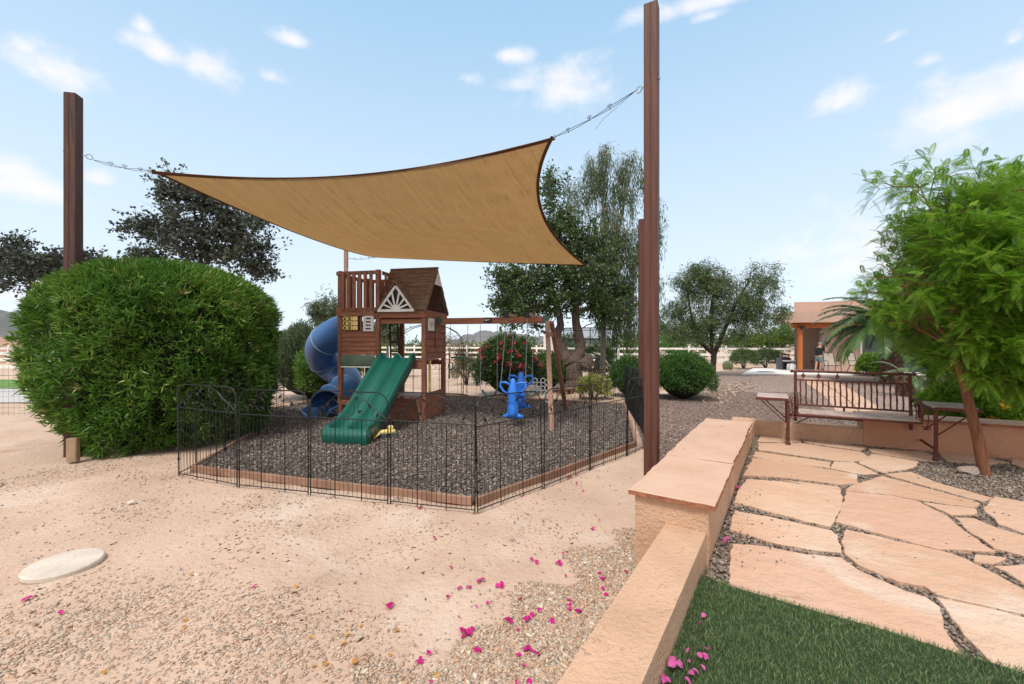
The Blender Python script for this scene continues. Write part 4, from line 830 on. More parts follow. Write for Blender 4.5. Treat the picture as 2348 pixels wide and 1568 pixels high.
for sx, x in ((-1, 0), (1, BW)):   # side tables
    m = MB(); m.cbox((x+sx*.17, BD/2-.02, .585), (.36,.50,.028), .006); tb = R_('side_table', m, 'slate')
    m = MB(); 
    for (q0, q1) in (((x-.01*sx,-.02),(x+sx*.35,-.02)),((x+sx*.35,-.02),(x+sx*.35,.48)),((x+sx*.35,.48),(x-.01*sx,.48))): m.bar((q0[0],q0[1]-.0,.575),(q1[0],q1[1],.575),.018,.035)
    R_('table_rim', m, parent=tb)
    for y in (.02, .44): m = MB(); m.tube([(x+sx*.31,y,.565),(x-sx*.30 if y < .1 and sx < 0 else x,y,.15 if not(y < .1 and sx < 0) else .03)], .008, 6) if False else m.tube([(x+sx*.31,y,.565),(x,y,.26)], .008, 6); R_('brace', m)
# hung seat and back
sx0, sx1 = .10, 1.27; sy0, sy1 = .07, .50
m = MB(); m.grid(lambda u, v: (sx0+.02+u*(sx1-sx0-.02), sy0+v*(sy1-sy0-.04), .405-.012*sin(pi*v)), 10, 6); st = R_('seat', m, 'slate', solid=.022)
m = MB()
for (p, q) in (((sx0,sy0-.01,.39),(sx1,sy0-.01,.39)),((sx0,sy1,.36),(sx1,sy1,.36)),((sx0,sy0,.39),(sx0,sy1,.375)),((sx1,sy0,.39),(sx1,sy1,.375))): m.tube([p,q], .014, 8)
R_('seat_frame', m, parent=st)
bk = MB()
for x in (sx0, sx1): bk.tube([(x,sy1,.24),(x,sy1+.0,.40),(x,sy1+.02,.60),(x,sy1+.05,.91)], .018, 8)
bk.tube([(sx0-.035,sy1+.05,.915),(.4,sy1+.05,.92),(.8,sy1+.05,.915),(sx1+.035,sy1+.05,.918)], .016, 8)
for p in ((sx0-.04,sy1+.05,.915),(sx1+.04,sy1+.05,.918)): knob(bk, p, .022)
bk.tube([(sx0,sy1+.04,.80),(sx1,sy1+.04,.80)], .011, 8); bk.tube([(sx0,sy1+.01,.465),(sx1,sy1+.01,.465)], .012, 8); bk.tube([((sx0+sx1)/2-.06,sy1+.005,.465),((sx0+sx1)/2-.06,sy1,.37)], .012, 8)
bf = R_('back_frame', bk)
for i in range(18):
    x = sx0+(i+1)*(sx1-sx0)/19; j = rng.uniform(-.004,.004); m = MB(); n_ = 7
    m.tube([(x+j+.0025*sin(k*2.1+i), sy1+.01+.03*k/(n_-1), .465+.335*k/(n_-1)) for k in range(n_)], [.0095+.0015*sin(k*2.7+i*1.7) for k in range(n_)], 7); R_('slat', m, parent=bf)
for x in (.19,.36,.56):
    m = MB(); y = sy1+.047; m.add([(x-.028,y-.006,.858),(x,y-.006,.822),(x+.028,y-.006,.858),(x,y-.006,.894),(x-.028,y+.006,.858),(x,y+.006,.822),(x+.028,y+.006,.858),(x,y+.006,.894)],[(0,1,2,3),(7,6,5,4),(0,4,5,1),(1,5,6,2),(2,6,7,3),(3,7,4,0)])
    m.tube([(x,y,.80),(x,y,.915)], .005, 5); R_('diamond', m, parent=bf)
for x in (sx0, sx1):   # scrolled arms and hanging links
    m = MB(); m.tube([(x,sy1+.01,.58),(x,.40,.63),(x,.26,.645),(x,.12,.63),(x,.04,.57),(x,.03,.50),(x,.06,.46),(x,.10,.47),(x,.10,.50)], .015, 8); m.tube([(x,.06,.46),(x,.05,.39)], .012, 8); R_('arm', m, parent=st)
    s = -1 if x < .5 else 1
    for y in (.06, .52):
        m = MB(); c = (x+s*.05, y); m.tube([(c[0],c[1],.53),(c[0]+.006,c[1],.44),(c[0]-.004,c[1],.36)], .006, 6)
        for zz in (.545, .345): m.tube([(c[0]+.02*cos(k*pi/5),c[1],zz+.022*sin(k*pi/5)) for k in range(10)], .005, 5, closed=True)
        m.tube([(c[0],c[1],.545),(x+s*.11,y,.55)], .006, 6); m.tube([(c[0],c[1],.335),(x,y,.36)], .008, 6)
        R_('link', m)
for sx, x in ((-1,0),(1,BW)): m = MB(); m.tube([(x,BD,.12),(x-sx*.28,BD,.30)], .008, 6); R_('brace', m)
# stepping stone, rocks
sp = G(147,1300); o = MB()
o.lathe([(.20,0),(.212,.012),(.212,.036),(.204,.045),(.0015,.048)], (0,0,0), 40); o = o.build('stepping_stone', M['concrete'], smooth=False); o.location = (sp[0], sp[1], gh(sp[0],sp[1])-.006); tag(o, 'round pale concrete stepping stone lying in the sand', 'stepping stone')
def rock(name, loc, size, label, m='rock', sc=(1,.8,.55), seed=1, cat='rock'):
    bm = bmesh.new(); bmesh.ops.create_icosphere(bm, subdivisions=3, radius=1); r = random.Random(seed)
    pl = [(Vector((r.gauss(0,1),r.gauss(0,1),r.gauss(0,1))).normalized(), r.uniform(.55,.85)) for _ in range(12)]
    for v in bm.verts:
        for n_, d_ in pl:
            e = v.co.dot(n_)-d_
            if e > 0: v.co -= n_*e
        v.co = Vector((v.co.x*sc[0]*size, v.co.y*sc[1]*size, v.co.z*sc[2]*size))
    me = bpy.data.meshes.new(name); bm.to_mesh(me); bm.free(); o = link(name, me, M[m]); o.location = loc; return tag(o, label, cat)
g = G(2221,1083,PZ); rock('rock', (g[0],g[1],PZ+.02), .10, 'brown and grey rock at the foot of the leaning tree', seed=3)
g = G(303,1157); rock('rock', (g[0],g[1],.02), .05, 'small white stone alone on the sand left of the fence', 'concrete', seed=5)
for k, (x, y, lb) in enumerate(((1612,812,'a'),(1683,834,'b'))): pass
# ------------------------------------------------------------------ vegetation
def fib(n): 
    i = np.arange(n)+.5; ph = np.arccos(1-2*i/n); th = pi*(1+5**.5)*i; return np.column_stack([np.cos(th)*np.sin(ph), np.sin(th)*np.sin(ph), np.cos(ph)])
def whorls(cen, d, nl, spread, ln, wd, m, name, parent, jit=.02, lr=(.8,1.2), rv=.35, base=None, curl=.15):
    n = len(cen); c = np.repeat(cen, nl, 0)+rng.normal(0, jit, (n*nl,3)); dd = np.repeat(unit(d), nl, 0)+rng.normal(0, spread, (n*nl,3))
    rn = np.clip(np.repeat(base if base is not None else rng.random(n), nl)*(1-rv)+rng.random(n*nl)*rv, 0, 1)
    return leaves(name, c, dd, ln*rng.uniform(*lr, n*nl), wd*rng.uniform(*lr, n*nl), m, parent, rn, curl)
# big clipped shrub
BC = np.array([-5.82, 7.09]); BR = 1.57; BH = 2.88
bush = thing('big_shrub', 'huge rounded leafy green shrub at the left corner of the fence', 'shrub', (BC[0], BC[1], 0))
def bush_r(z, az_):   # radius by height
    t_ = z/BH; lo = np.clip((t_)/.42, 0, 1); r = (.76+.24*np.sin(lo*pi/2)); hi = np.clip((t_-.58)/.42, 0, 1); r = r*np.sqrt(np.clip(1-hi**3.4, 0, 1))
    left = np.clip(-np.cos(az_-RAD(40)), -1, 1); cl = np.clip(-np.cos(az_-.69), 0, 1)
    r = r*(1-.22*(1-lo)*np.clip(-np.cos(az_+RAD(-10)),0,1))
    return BR*r*(1+.035*np.sin(az_*3+z*2.1)+.035*np.sin(az_*7-z*4.3)+.028*np.sin(az_*13+z*9)+.02*np.sin(az_*23-z*15))
n = 13500; z = BH*(1-rng.random(n)**1.15*.985); az_ = rng.uniform(0, 2*pi, n); ntop = 3200
topm = rng.random(n) < .22; z = np.where(topm, BH*.99, z)
f = 1-np.abs(rng.normal(0,.045,n)); deep = rng.random(n) < .22; f = np.where(deep, rng.uniform(.72,.93,n), f)
rr_ = bush_r(z, az_); rho = rr_*f; 
# top dome: points by radius
u = np.sqrt(rng.random(n)); rt_ = BR*.98*u; zt = BH*(.58+.42*np.clip(1-(rt_/(BR*1.0))**2, 0, 1)**(1/3.2))*(1-np.abs(rng.normal(0,.02,n)))
rho = np.where(topm, rt_, rho); z = np.where(topm, zt, z)
cx_, cy_ = BC[0]+rho*np.cos(az_), BC[1]+rho*np.sin(az_)
cen = np.column_stack([cx_, cy_, np.maximum(z, .05)])
up_ = np.where(topm, 1.1, .28+.5*(z/BH)); dirs = np.column_stack([np.cos(az_)*np.where(topm, u, 1), np.sin(az_)*np.where(topm, u, 1), up_])+rng.normal(0,.28,(n,3))
gap = np.sin(az_*11+z*2.3+1.7*np.sin(z*3.1))+np.sin(z*6.3+az_*5)+.7*np.sin(az_*27-z*11); kp = (gap > -1.15) | (rng.random(n) < .3) | topm
cen, dirs, cx_, z, n = cen[kp], dirs[kp], cx_[kp], z[kp], int(kp.sum())
bas = np.clip(.05+rng.random(n)*.45+.22*(np.sin(cx_*4+z*3)*.5+.5), 0, .8); bas = np.where(rng.random(n) < .012, 1.4, bas)
whorls(cen, dirs, 8, .75, .115, .021, LM['bush'], 'foliage', bush, jit=.02, base=bas, lr=(.6,1.35), rv=.3)
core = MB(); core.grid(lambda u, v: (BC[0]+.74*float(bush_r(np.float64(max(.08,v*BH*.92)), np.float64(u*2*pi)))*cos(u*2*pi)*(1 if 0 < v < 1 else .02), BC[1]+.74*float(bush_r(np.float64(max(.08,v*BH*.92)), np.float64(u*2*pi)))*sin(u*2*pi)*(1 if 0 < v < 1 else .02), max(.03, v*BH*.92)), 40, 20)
core.build('dark_core', LM['core'], bush, world=True)  # solid filler hull, the shaded inside put into its dark colour
m = MB()
for k in range(26):
    a = rng.uniform(0,2*pi); r0 = rng.uniform(.1,.9); m.tube([(BC[0]+r0*cos(a),BC[1]+r0*sin(a),0),(BC[0]+r0*1.2*cos(a),BC[1]+r0*1.2*sin(a),.5)], [.02,.012], 5)
m.build('stems', M['trunkd'], bush, world=True)
# generic round shrub
def shrub(name, label, cat, c, r, h, nw, ln, wd, m, nl=6, spread=.7, z0=.0, lumps=.12, group=None, up=.5, fl=None, open_=0., core=True):
    t = thing(name, label, cat, (c[0], c[1], 0), group=group); d = unit(rng.normal(size=(nw,3))); d[:,2] = np.abs(d[:,2]*1.2)-.35*(rng.random(nw) < .5)
    d = unit(d); a = np.arctan2(d[:,1], d[:,0]); lum = 1+lumps*(np.sin(a*3+c[0])+.6*np.sin(a*5+d[:,2]*6+c[1])+.5*np.sin(a*9+d[:,2]*11))
    f = (1-np.abs(rng.normal(0,.10+open_,nw)))*lum; rx, ry_ = (r if hasattr(r,'__len__') else (r,r))
    pos = np.column_stack([c[0]+d[:,0]*rx*f, c[1]+d[:,1]*ry_*f, np.maximum(z0+h*.42+d[:,2]*h*.58*f, z0+.04)])
    whorls(pos, d+np.array([0,0,up]), nl, spread, ln, wd, m, 'foliage', t, jit=ln*.35, lr=(.6,1.3), base=np.clip(rng.random(nw)*.8+.2*(lum-1)*4,0,1))
    s = MB()
    for k in range(9):
        a = rng.uniform(0,2*pi); s.tube([(c[0]+.06*cos(a),c[1]+.06*sin(a),0),(c[0]+rx*.4*cos(a),c[1]+ry_*.4*sin(a),z0+h*.4),(c[0]+rx*.75*cos(a),c[1]+ry_*.75*sin(a),z0+h*.75)], [.02,.013,.005], 5)
    s.build('stems', M['trunkd'], t, world=True)
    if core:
        k = MB(); k.ball((c[0],c[1],z0+h*.46), 1, 14, 9, sc=(rx*.72,1,h*.42)); k.v = [(x_, c[1]+(y_-c[1])*ry_/rx, max(z_,.03)) for x_, y_, z_ in k.v]; k.build('dark_core', LM['core'], t, world=True)  # dark filler ball, inner shade painted as colour
    if fl is not None:
        fm, fn, fs = fl; q = pos[(d[:,1] < .1) & (d[:,2] > .0) & (f > .93)]; q = q[rng.permutation(len(q))[:fn]]; dd = unit(q-np.array([c[0],c[1],z0+h*.4])); q = q+dd*ln*1.1
        for i in range(len(q)): pass
        pp_ = np.repeat(q, 14, 0)+rng.normal(0, fs*.5, (len(q)*14,3)); leaves('blossom', pp_, rng.normal(size=(len(pp_),3))+np.array([0,-.6,.3]), fs, fs*.8, fm, t)
    return t
shrub('oleander_shrub', 'tall loose green shrub behind the blue tube slide', 'shrub', (-5.9,12.1), (1.15,1.0), 2.05, 3800, .11, .02, LM['willow'], nl=6, up=.9)
sh_ = shrub('oleander_shrub', 'dense olive green shrub between the big shrub and the tube slide', 'shrub', (-5.0,11.4), (.75,.8), 1.7, 2600, .10, .018, LM['bush'], nl=6, up=.8)
shrub('flowering_bush', 'dark green bush with red blossoms behind the swings', 'bush', (-.15,12.75), (.92,.8), 1.72, 3600, .085, .04, LM['oak'], nl=6, fl=(LM['flower'], 30, .07))
shrub('hedge_bush', 'bright green low bush at the right of the red-flowered bush', 'bush', (1.15,14.0), (.62,.7), 1.2, 2400, .07, .035, LM['hedge'])
shrub('dry_bush', 'brownish half-dry bush behind the trapeze swing', 'bush', (-1.75,16.2), .5, 1.0, 900, .12, .012, LM['dry'], up=1.2, spread=.4, core=False)
shrub('desert_bush', 'grey green bush right of the tallest post', 'bush', (4.85,11.9), (.88,.8), 1.28, 3600, .075, .02, LM['hedge'], lumps=.1)
shrub('desert_bush', 'green bush partly hidden left of the tall posts', 'bush', (3.5,12.6), (.55,.55), 1.15, 1500, .08, .025, LM['hedge'])
shrub('succulent_plant', 'pale yellow variegated plant in front of the twin trunk tree', 'plant', (2.32,12.0), (.42,.3), .62, 420, .12, .035, LM['lime'], nl=6, up=1, core=False)
shrub('round_bush', 'small bright yellow green bush beside the date palm', 'bush', (17.6,20.3), (.68,.6), 1.05, 1800, .10, .05, LM['bright'])
shrub('patio_shrub', 'sparse green shrub in front of the white rail fence, left one', 'shrub', (14.7,26.6), .72, 1.15, 700, .16, .03, LM['mesq'], up=1.2, core=False)
shrub('patio_shrub', 'sparse green shrub beside the grey air conditioner', 'shrub', (16.3,26.9), .75, 1.2, 700, .16, .03, LM['mesq'], up=1.2, core=False)
yf = shrub('flower_shrub', 'green shrub with yellow and orange flowers behind the patio wall', 'shrub', (7.1,6.0), (.85,.5), 1.12, 4200, .085, .022, LM['fern'], nl=6, fl=(LM['yflower'], 30, .05))
yf = shrub('flower_shrub', 'leafy green shrub low behind the bench table with few yellow flowers', 'shrub', (8.7,7.9), (.8,.7), .8, 2000, .08, .022, LM['fern'], nl=6, fl=(LM['yflower'], 9, .03))
# trees
def tree(name, label, cat, base, trunks, crowns, nclu, leafper, ln, wd, lm, bm_, droop=0., clr=.35, spread=1., sag=0, branch_r=.02, fronds=False, group=None, seed=1, zs=.8):
    """trunks: list of polylines [(x,y,z,r)...]; crowns: list of (cx,cy,cz,rx,ry,rz,weight)"""
    global rng
    keep_ = rng; rng = np.random.default_rng(seed)
    t = thing(name, label, cat, base, group=group); tr = MB(); nodes = []
    for tk in trunks:
        ps = catmull([Vector(p[:3]) for p in tk], 5); rs = np.interp(np.linspace(0,len(tk)-1,len(ps)), range(len(tk)), [p[3] for p in tk])
        jj = [rng.normal(0, r_*.08) for r_ in rs]; tr.tube([p+Vector((j,j*.5,0)) for p, j in zip(ps, jj)], list(rs*(1+rng.normal(0,.05,len(rs)))), 12)
        for p, r_ in list(zip(ps, rs))[len(ps)//3:]: nodes.append((np.array(p), r_))
    wts = np.array([c[6] for c in crowns], float); wts /= wts.sum(); cl = []
    for c in crowns:
        k = int(round(nclu*c[6]/sum(q[6] for q in crowns))); d = unit(rng.normal(size=(k,3))); r_ = rng.random(k)**.45
        cl.append(np.array(c[:3])+d*r_[:,None]*np.array(c[3:6]))
    cl = np.concatenate(cl)
    # main limbs: connect to far, then near
    limb_t = cl[rng.permutation(len(cl))[:max(6, len(cl)//9)]]
    N_ = [n_[0] for n_ in nodes]; Rr = [n_[1] for n_ in nodes]
    def connect(tg, rmax, seg=5):
        A = np.array(N_); dd = np.linalg.norm(A-tg, axis=1)+.9*np.maximum(0, A[:,2]-tg[2]+.1); i = int(np.argmin(dd)); p = A[i]; r0 = min(rmax, Rr[i]*.75); pts = []
        L__ = np.linalg.norm(tg-p); w = rng.normal(0, .07*L__, 3)
        for k in range(seg+1):
            f_ = k/seg; q_ = p+(tg-p)*f_+w*sin(pi*f_)+np.array([0,0,.10*L__*sin(pi*f_)]); pts.append(Vector(q_))
        r1 = max(.004, r0*.4); tr.tube(pts, [r0+(r1-r0)*k/seg for k in range(seg+1)], 6 if r0 > .02 else 4)
        for k in range(1, seg+1): N_.append(np.array(pts[k])); Rr.append(max(.005, r0+(r1-r0)*k/seg))
    for tg in sorted(limb_t, key=lambda q: q[2]): connect(tg*.82+np.array(crowns[0][:3])*.0+.18*np.array(nodes[-1][0]), .12)
    for tg in cl: connect(tg, branch_r, 3)
    tr.build('trunk', bm_, t, world=True)
    n = len(cl)*leafper; cr = clr*rng.uniform(.6,1.3,len(cl)); NS = 7      # sprays: leaves strung along short twigs
    sd = unit(rng.normal(size=(len(cl),NS,3))+np.array([0,0,.15-droop*.35])); sl_ = cr[:,None]*rng.uniform(1.0,2.3,(len(cl),NS)); sp_ = sd*sl_[:,:,None]*np.array([1,1,zs])
    tb_ = MB()
    for i_ in range(len(cl)):
        for j_ in range(NS):
            a0 = Vector(cl[i_]); a1 = a0+Vector(sp_[i_,j_]); tb_.tube([a0, a0.lerp(a1,.55)+Vector((0,0,.04)), a1], [.008,.005,.003], 3, cap=False)
    if len(cl) > 40: tb_.build('twigs', bm_, t, world=True)
    kk = rng.integers(0, NS, n); ii = np.repeat(np.arange(len(cl)), leafper); tt0 = rng.random(n)**.75
    off = sp_[ii,kk]*tt0[:,None]+rng.normal(size=(n,3))*clr*.17
    ci = cl[ii]
    if sag: off[:,2] -= np.abs(rng.normal(0, sag, n))*1.0
    pos = ci+off; d = off*.6+rng.normal(size=(n,3))*clr*spread; d[:,2] -= droop*clr
    rn = np.clip(np.repeat(rng.random(len(cl)), leafper)*.55+rng.random(n)*.45, 0, 1)
    leaves('crown', pos, d, ln*rng.uniform(.6,1.3,n), wd*rng.uniform(.7,1.3,n), lm, t, rn); rng = keep_
    return t
def el(x, y, Y, rx, rz, w=1, ry=None): p = P(x, y, Y); return (p[0],p[1],p[2], rx/FPX*Y, (ry if ry else (rx+rz)/2/FPX*Y), rz/FPX*Y, w)
# dusky round-leaved trees left
b = P(458,700,14.5); b = (b[0],14.5,0)
tree('round_leaf_tree', 'dark dusky leaved tree rising behind the big shrub under the sail corner', 'tree', b, [[(b[0],14.5,0,.14),(b[0]-.05,14.5,2.2,.11),(b[0]+.05,14.5,4.2,.07),(b[0]-.2,14.5,6.2,.03)]],
 [el(455,545,14.5,95,85,5),el(395,440,14.5,38,40,1.3),el(330,520,14.5,55,28,1.2),el(550,560,14.5,75,60,3),el(350,600,14.5,50,35,1.3),el(450,450,14.5,55,40,1.5),el(590,620,14.5,40,25,.8),el(510,490,14.5,65,40,1.6)], 250, 52, .115, .095, LM['dark'], M['trunkd'], clr=.30, seed=3)
b = P(60,700,15); b = (b[0],15,0)
tree('round_leaf_tree', 'dark dusky leaved tree at the left edge behind the brown post', 'tree', b, [[(b[0],15,0,.14),(b[0],15,2.2,.10),(b[0]+.1,15,3.6,.04)]],
 [el(60,620,15,90,42,3),el(30,580,15,50,30,1),el(200,600,15,35,28,.9),el(130,610,15,60,30,1.5),el(-60,620,15,90,60,2)], 150, 48, .115, .095, LM['dark'], M['trunkd'], clr=.30, seed=4)
# twin-trunk tree
tb = (1313-CX)/FPX*13.9
def pp(x, y, Y, r): q_ = P(x, y, Y); return (*q_, r)
tree('twin_trunk_tree', 'old tree with thick split gnarled trunk behind the swing frame', 'tree', (tb,13.9,0),
 [[(tb,13.9,0,.36),(tb+.02,13.9,.5,.30),(tb,13.9,1.0,.30),(tb-.1,13.9,1.2,.2)],[pp(1302,830,13.9,.22),pp(1290,800,13.9,.17),pp(1277,770,13.9,.15),pp(1285,735,13.9,.12),pp(1262,660,13.9,.09),pp(1235,610,13.9,.07)],[pp(1318,832,13.9,.22),pp(1330,800,13.9,.18),pp(1326,765,13.9,.16),pp(1320,735,13.9,.14),pp(1318,650,13.9,.1),pp(1300,560,13.9,.06)]],
 [el(1200,690,13.9,75,75,5),el(1290,640,13.9,90,90,5),el(1370,620,14.2,80,110,4),el(1165,640,13.9,40,35,1.2),el(1270,520,13.9,50,70,2),el(1262,430,14.2,22,40,.7),el(1400,700,14.4,60,60,2),el(1300,560,13.9,70,60,2)], 330, 80, .115, .065, LM['oak'], M['trunkb'], clr=.29, seed=5)
rock('tree_burl', (tb+.42,13.75,1.0), .30, 'gnarled burl', 'trunkb', sc=(1,.8,1), seed=9).parent = None
o = bpy.data.objects['tree_burl']; tt_ = [x for x in bpy.data.objects if x.name.startswith('twin_trunk')][0]; o.parent = tt_; o.location = (.42,-.15,1.0); del o['category']; del o['label']; o.name = 'burl'
# tall drooping tree
tb = (1382-CX)/FPX*15.5
tree('weeping_tree', 'tallest slender tree with drooping foliage and grey trunk', 'tree', (tb,15.5,0),
 [[(tb,15.5,0,.12),(tb,15.5,2,.10),pp(1385,640,15.5,.085),pp(1380,520,15.5,.06),pp(1385,400,15.5,.03)],[pp(1385,650,15.5,.06),pp(1420,520,15.5,.045),pp(1440,420,15.5,.02)]],
 [el(1370,380,15.5,38,65,2.2),el(1440,400,15.5,42,60,2),el(1330,440,15.5,38,45,1.0),el(1410,500,15.5,70,70,3),el(1420,600,15.5,75,80,4),el(1500,500,15.5,22,60,.8),el(1400,690,15.5,70,60,3),el(1500,620,15.5,20,60,.5),el(1440,740,15.5,40,40,1.2)], 300, 66, .19, .026, LM['willow'], M['trunkg'], droop=2.4, clr=.19, sag=.42, seed=6, spread=.6, branch_r=.014)
# rounded tree right
tb = (1632-CX)/FPX*19.7
tree('desert_tree', 'wide grey green tree standing alone left of the house', 'tree', (tb,19.7,0),
 [[(tb,19.7,0,.17),(tb+.05,19.7,.6,.14),(tb+.1,19.7,1.2,.13)],[(tb+.1,19.7,1.1,.11),pp(1605,780,19.7,.09),pp(1580,700,19.7,.05),pp(1575,630,19.7,.03)],[(tb+.1,19.7,1.1,.12),pp(1655,770,19.7,.10),pp(1690,690,19.7,.06),pp(1720,640,19.7,.03)],[(tb,19.7,1.1,.09),pp(1630,720,19.7,.07),pp(1640,640,19.7,.03)]],
 [el(1600,640,19.7,55,55,3),el(1590,720,19.7,70,60,4),el(1690,680,19.7,70,60,4),el(1740,650,19.7,45,50,1.8),el(1640,640,19.7,45,45,1.5),el(1750,720,19.7,45,40,1.6),el(1550,740,19.7,38,40,1.4),el(1660,750,19.7,70,30,1.6)], 260, 120, .16, .03, LM['mesq'], M['trunkd'], droop=.8, clr=.30, seed=7, sag=.15)
for k, (x, y, Y, rx, rz, lb, lmn) in enumerate([
 (1790,765,34,70,38,'bright green spreading tree with dark leaning trunk next to the house','bright'),(1760,790,35,60,26,'low wide green tree in front of the rail fence left of the house','mesq')]):
    p = P(x, y, Y); tree('palo_verde_tree', lb, 'tree', (p[0]-.2,Y,0), [[(p[0]-.8,Y,0,.16),(p[0]-.3,Y,.8,.13),(p[0]+.2,Y,1.5,.09)]], [el(x,y,Y,rx,rz,2),el(x-40,y+8,Y,40,22,1),el(x+30,y-15,Y,40,24,1)], 90, 55, .2, .05, LM[lmn], M['trunkd'], clr=.42, seed=20+k)
p = P(752,720,17); tree('willow_tree', 'airy light green tree showing left of the play tower', 'tree', (p[0],17,0), [[(p[0],17,0,.1),(p[0],17,1.8,.06)]], [el(750,715,17,30,38,2),el(765,760,17,40,30,1)], 75, 80, .17, .035, LM['willow'], M['trunkg'], droop=1.2, clr=.25, seed=31)
p = P(888,760,19); tree('willow_tree', 'airy light green tree seen through the ladder bay of the play tower', 'tree', (p[0],19,0), [[(p[0],19,0,.08),(p[0],19,1.6,.05)]], [el(888,755,19,34,34,1)], 44, 80, .17, .035, LM['willow'], M['trunkg'], droop=1.2, clr=.25, seed=35)
p = P(1030,775,19); tree('young_tree', 'small sparse olive tree seen between tower and trapeze swing', 'tree', (p[0],19,0), [[(p[0],19,0,.04),(p[0],19,1.2,.03)]], [el(1030,780,19,24,24,1)], 16, 22, .12, .02, LM['dry'], M['trunkd'], clr=.2, seed=32)
# row of distant bushes/trees beyond the rail fence
rr2 = np.random.default_rng(5); far = []
for k, (x, y, Y, rx, rz, lmn) in enumerate([(1130,800,42,55,30,'bright'),(1400,800,42,60,28,'hedge'),(1450,790,44,60,36,'bright'),(1530,800,40,60,30,'hedge'),(1580,790,42,50,34,'mesq'),(1510,760,48,40,30,'mesq'),
  (1690,785,46,60,30,'hedge'),(1850,770,52,60,40,'mesq'),(960,806,44,40,20,'mesq'),(1000,800,46,36,22,'dry'),(880,800,45,60,26,'bright'),(1215,800,40,40,24,'mesq'),(820,805,42,50,20,'mesq'),(700,806,42,60,20,'dry'),(1070,812,38,30,14,'dry'),(1300,800,38,40,26,'hedge')]):
    nm = {'bright':'bright yellow green','hedge':'mid green','mesq':'olive green','dry':'straw coloured'}[lmn]; wh_ = ['left of the tower','under the twin trunk tree','behind the tall posts','between the post and the lone tree','below the lone tree','beside the house'][0 if x < 900 else 1 if x < 1320 else 2 if x < 1480 else 3 if x < 1600 else 4 if x < 1750 else 5]
    if 900 < x < 1100: wh_ = 'seen through the play tower posts'
    p = P(x, y, Y); tree('distant_tree', nm+' far tree beyond the rail fence '+wh_, 'tree', (p[0],Y,0), [[(p[0],Y,0,.12),(p[0],Y,max(.5,p[2]-.4),.08)]], [el(x,y,Y,rx,rz,1)], 34, 46, .36, .12, LM[lmn], M['trunkd'], clr=.55, seed=40+k, group='trees beyond the rail fence')
# feathery tree in the foreground right, leaning trunk
b0_ = Vector(G(2257.5,1086,PZ)); t1 = Vector((4.50,4.17,1.22))
ft = thing('feather_leaf_tree', 'bright green feathery tree on a leaning brown trunk in the patio', 'tree', tuple(b0_))
tr = MB(); trunkp = [b0_-Vector((0,0,.05)), b0_.lerp(t1,.35)+Vector((.012,0,0)), b0_.lerp(t1,.7), t1, t1+Vector((-.05,.05,.35)), t1+Vector((.05,.12,.8))]
cp2 = catmull(trunkp, 5); tr.tube(cp2, list(np.linspace(.050,.028,len(cp2))), 14)
fr_p, fr_d, fr_r = [], [], []
r5 = np.random.default_rng(12)
tips = []
ENV = [None]; ZMIN = [1.40]
def inside(q): c_, r_ = ENV[0]; return sum(((q[i]-c_[i])/r_[i])**2 for i in range(3)) < 1 and q[2] > ZMIN[0] and q[0]-(.93 if q[2] > 1.9 else .98)*q[1] > .13
def scaf(p, d, ln, r, depth):
    pts = [p]; q_ = p.copy(); dd = d.normalized(); n_ = 6
    for i in range(n_):
        dd = (dd+Vector(r5.normal(0,.10,3))+Vector((0,0,-.025*(i)))).normalized(); q_ = q_+dd*ln/n_; pts.append(q_.copy())
        if i > 1 and not inside(q_): break
    n_ = len(pts)-1
    tr.tube(pts, list(np.linspace(r, r*.35, n_+1)), 6 if r > .01 else 4)
    if depth == 0 or r < .006:
        for i in range(1, n_+1):
            for _ in range(2 if i < n_ else 4): fr_p.append(np.array(pts[i])+r5.normal(0,.02,3)); fr_d.append(np.array(dd)*.6+r5.normal(0,.55,3)+np.array([0,0,.15]))
    else:
        for i in range(2, n_+1):
            for s in range(2 if depth > 1 else 2):
                v = Vector(r5.normal(0,1,3)); v = (v-dd*v.dot(dd)).normalized(); scaf(pts[i], dd*.75+v*.8, ln*r5.uniform(.45,.62), r*.5, depth-1)
tc_ = t1+Vector((-.05,.05,.35)); te_ = t1+Vector((.05,.12,.8))
starts = [(tc_, (-.55,.1,1.0), .95),(te_, (-.55,.2,.9), .95),(te_, (-.3,.1,1.2), 1.15),(te_, (.25,.1,1.3), 1.35),(te_, (.6,.2,1.2), 1.5),(te_, (.9,.5,.8), 1.6),(te_, (.1,.9,.9), 1.4),
 (tc_, (.8,-.1,.7), 1.3),(tc_, (.9,.4,.4), 1.3),(tc_, (-.5,.8,.6), .9),(t1, (-.25,-.1,.6), .35),(t1, (.5,-.25,.45), .6),(t1, (.7,.4,.3), .8),(tc_, (.2,-.45,.8), .75),(tc_, (.0,.8,.5), .9),(t1, (1,-.2,.25), .6),(t1, (.6,-.7,.25), .5),(tc_, (.3,-1,.2), .5),(tc_, (1,-.5,.2), .7),(te_, (.5,-.8,.5), .8),(te_, (-.3,-.6,.7), .6),(tc_, (-.2,-.7,.3), .4),(t1, (.1,-.8,.3), .35),(t1, (1,.4,.15), .7)]
starts = [(Vector(a), Vector(b), c) for a, b, c in starts]
ENV[0] = ((5.75,4.55,2.25),(1.68,1.25,1.42))
for p_, d_, l_ in starts: scaf(p_, d_, l_, .016, 2)
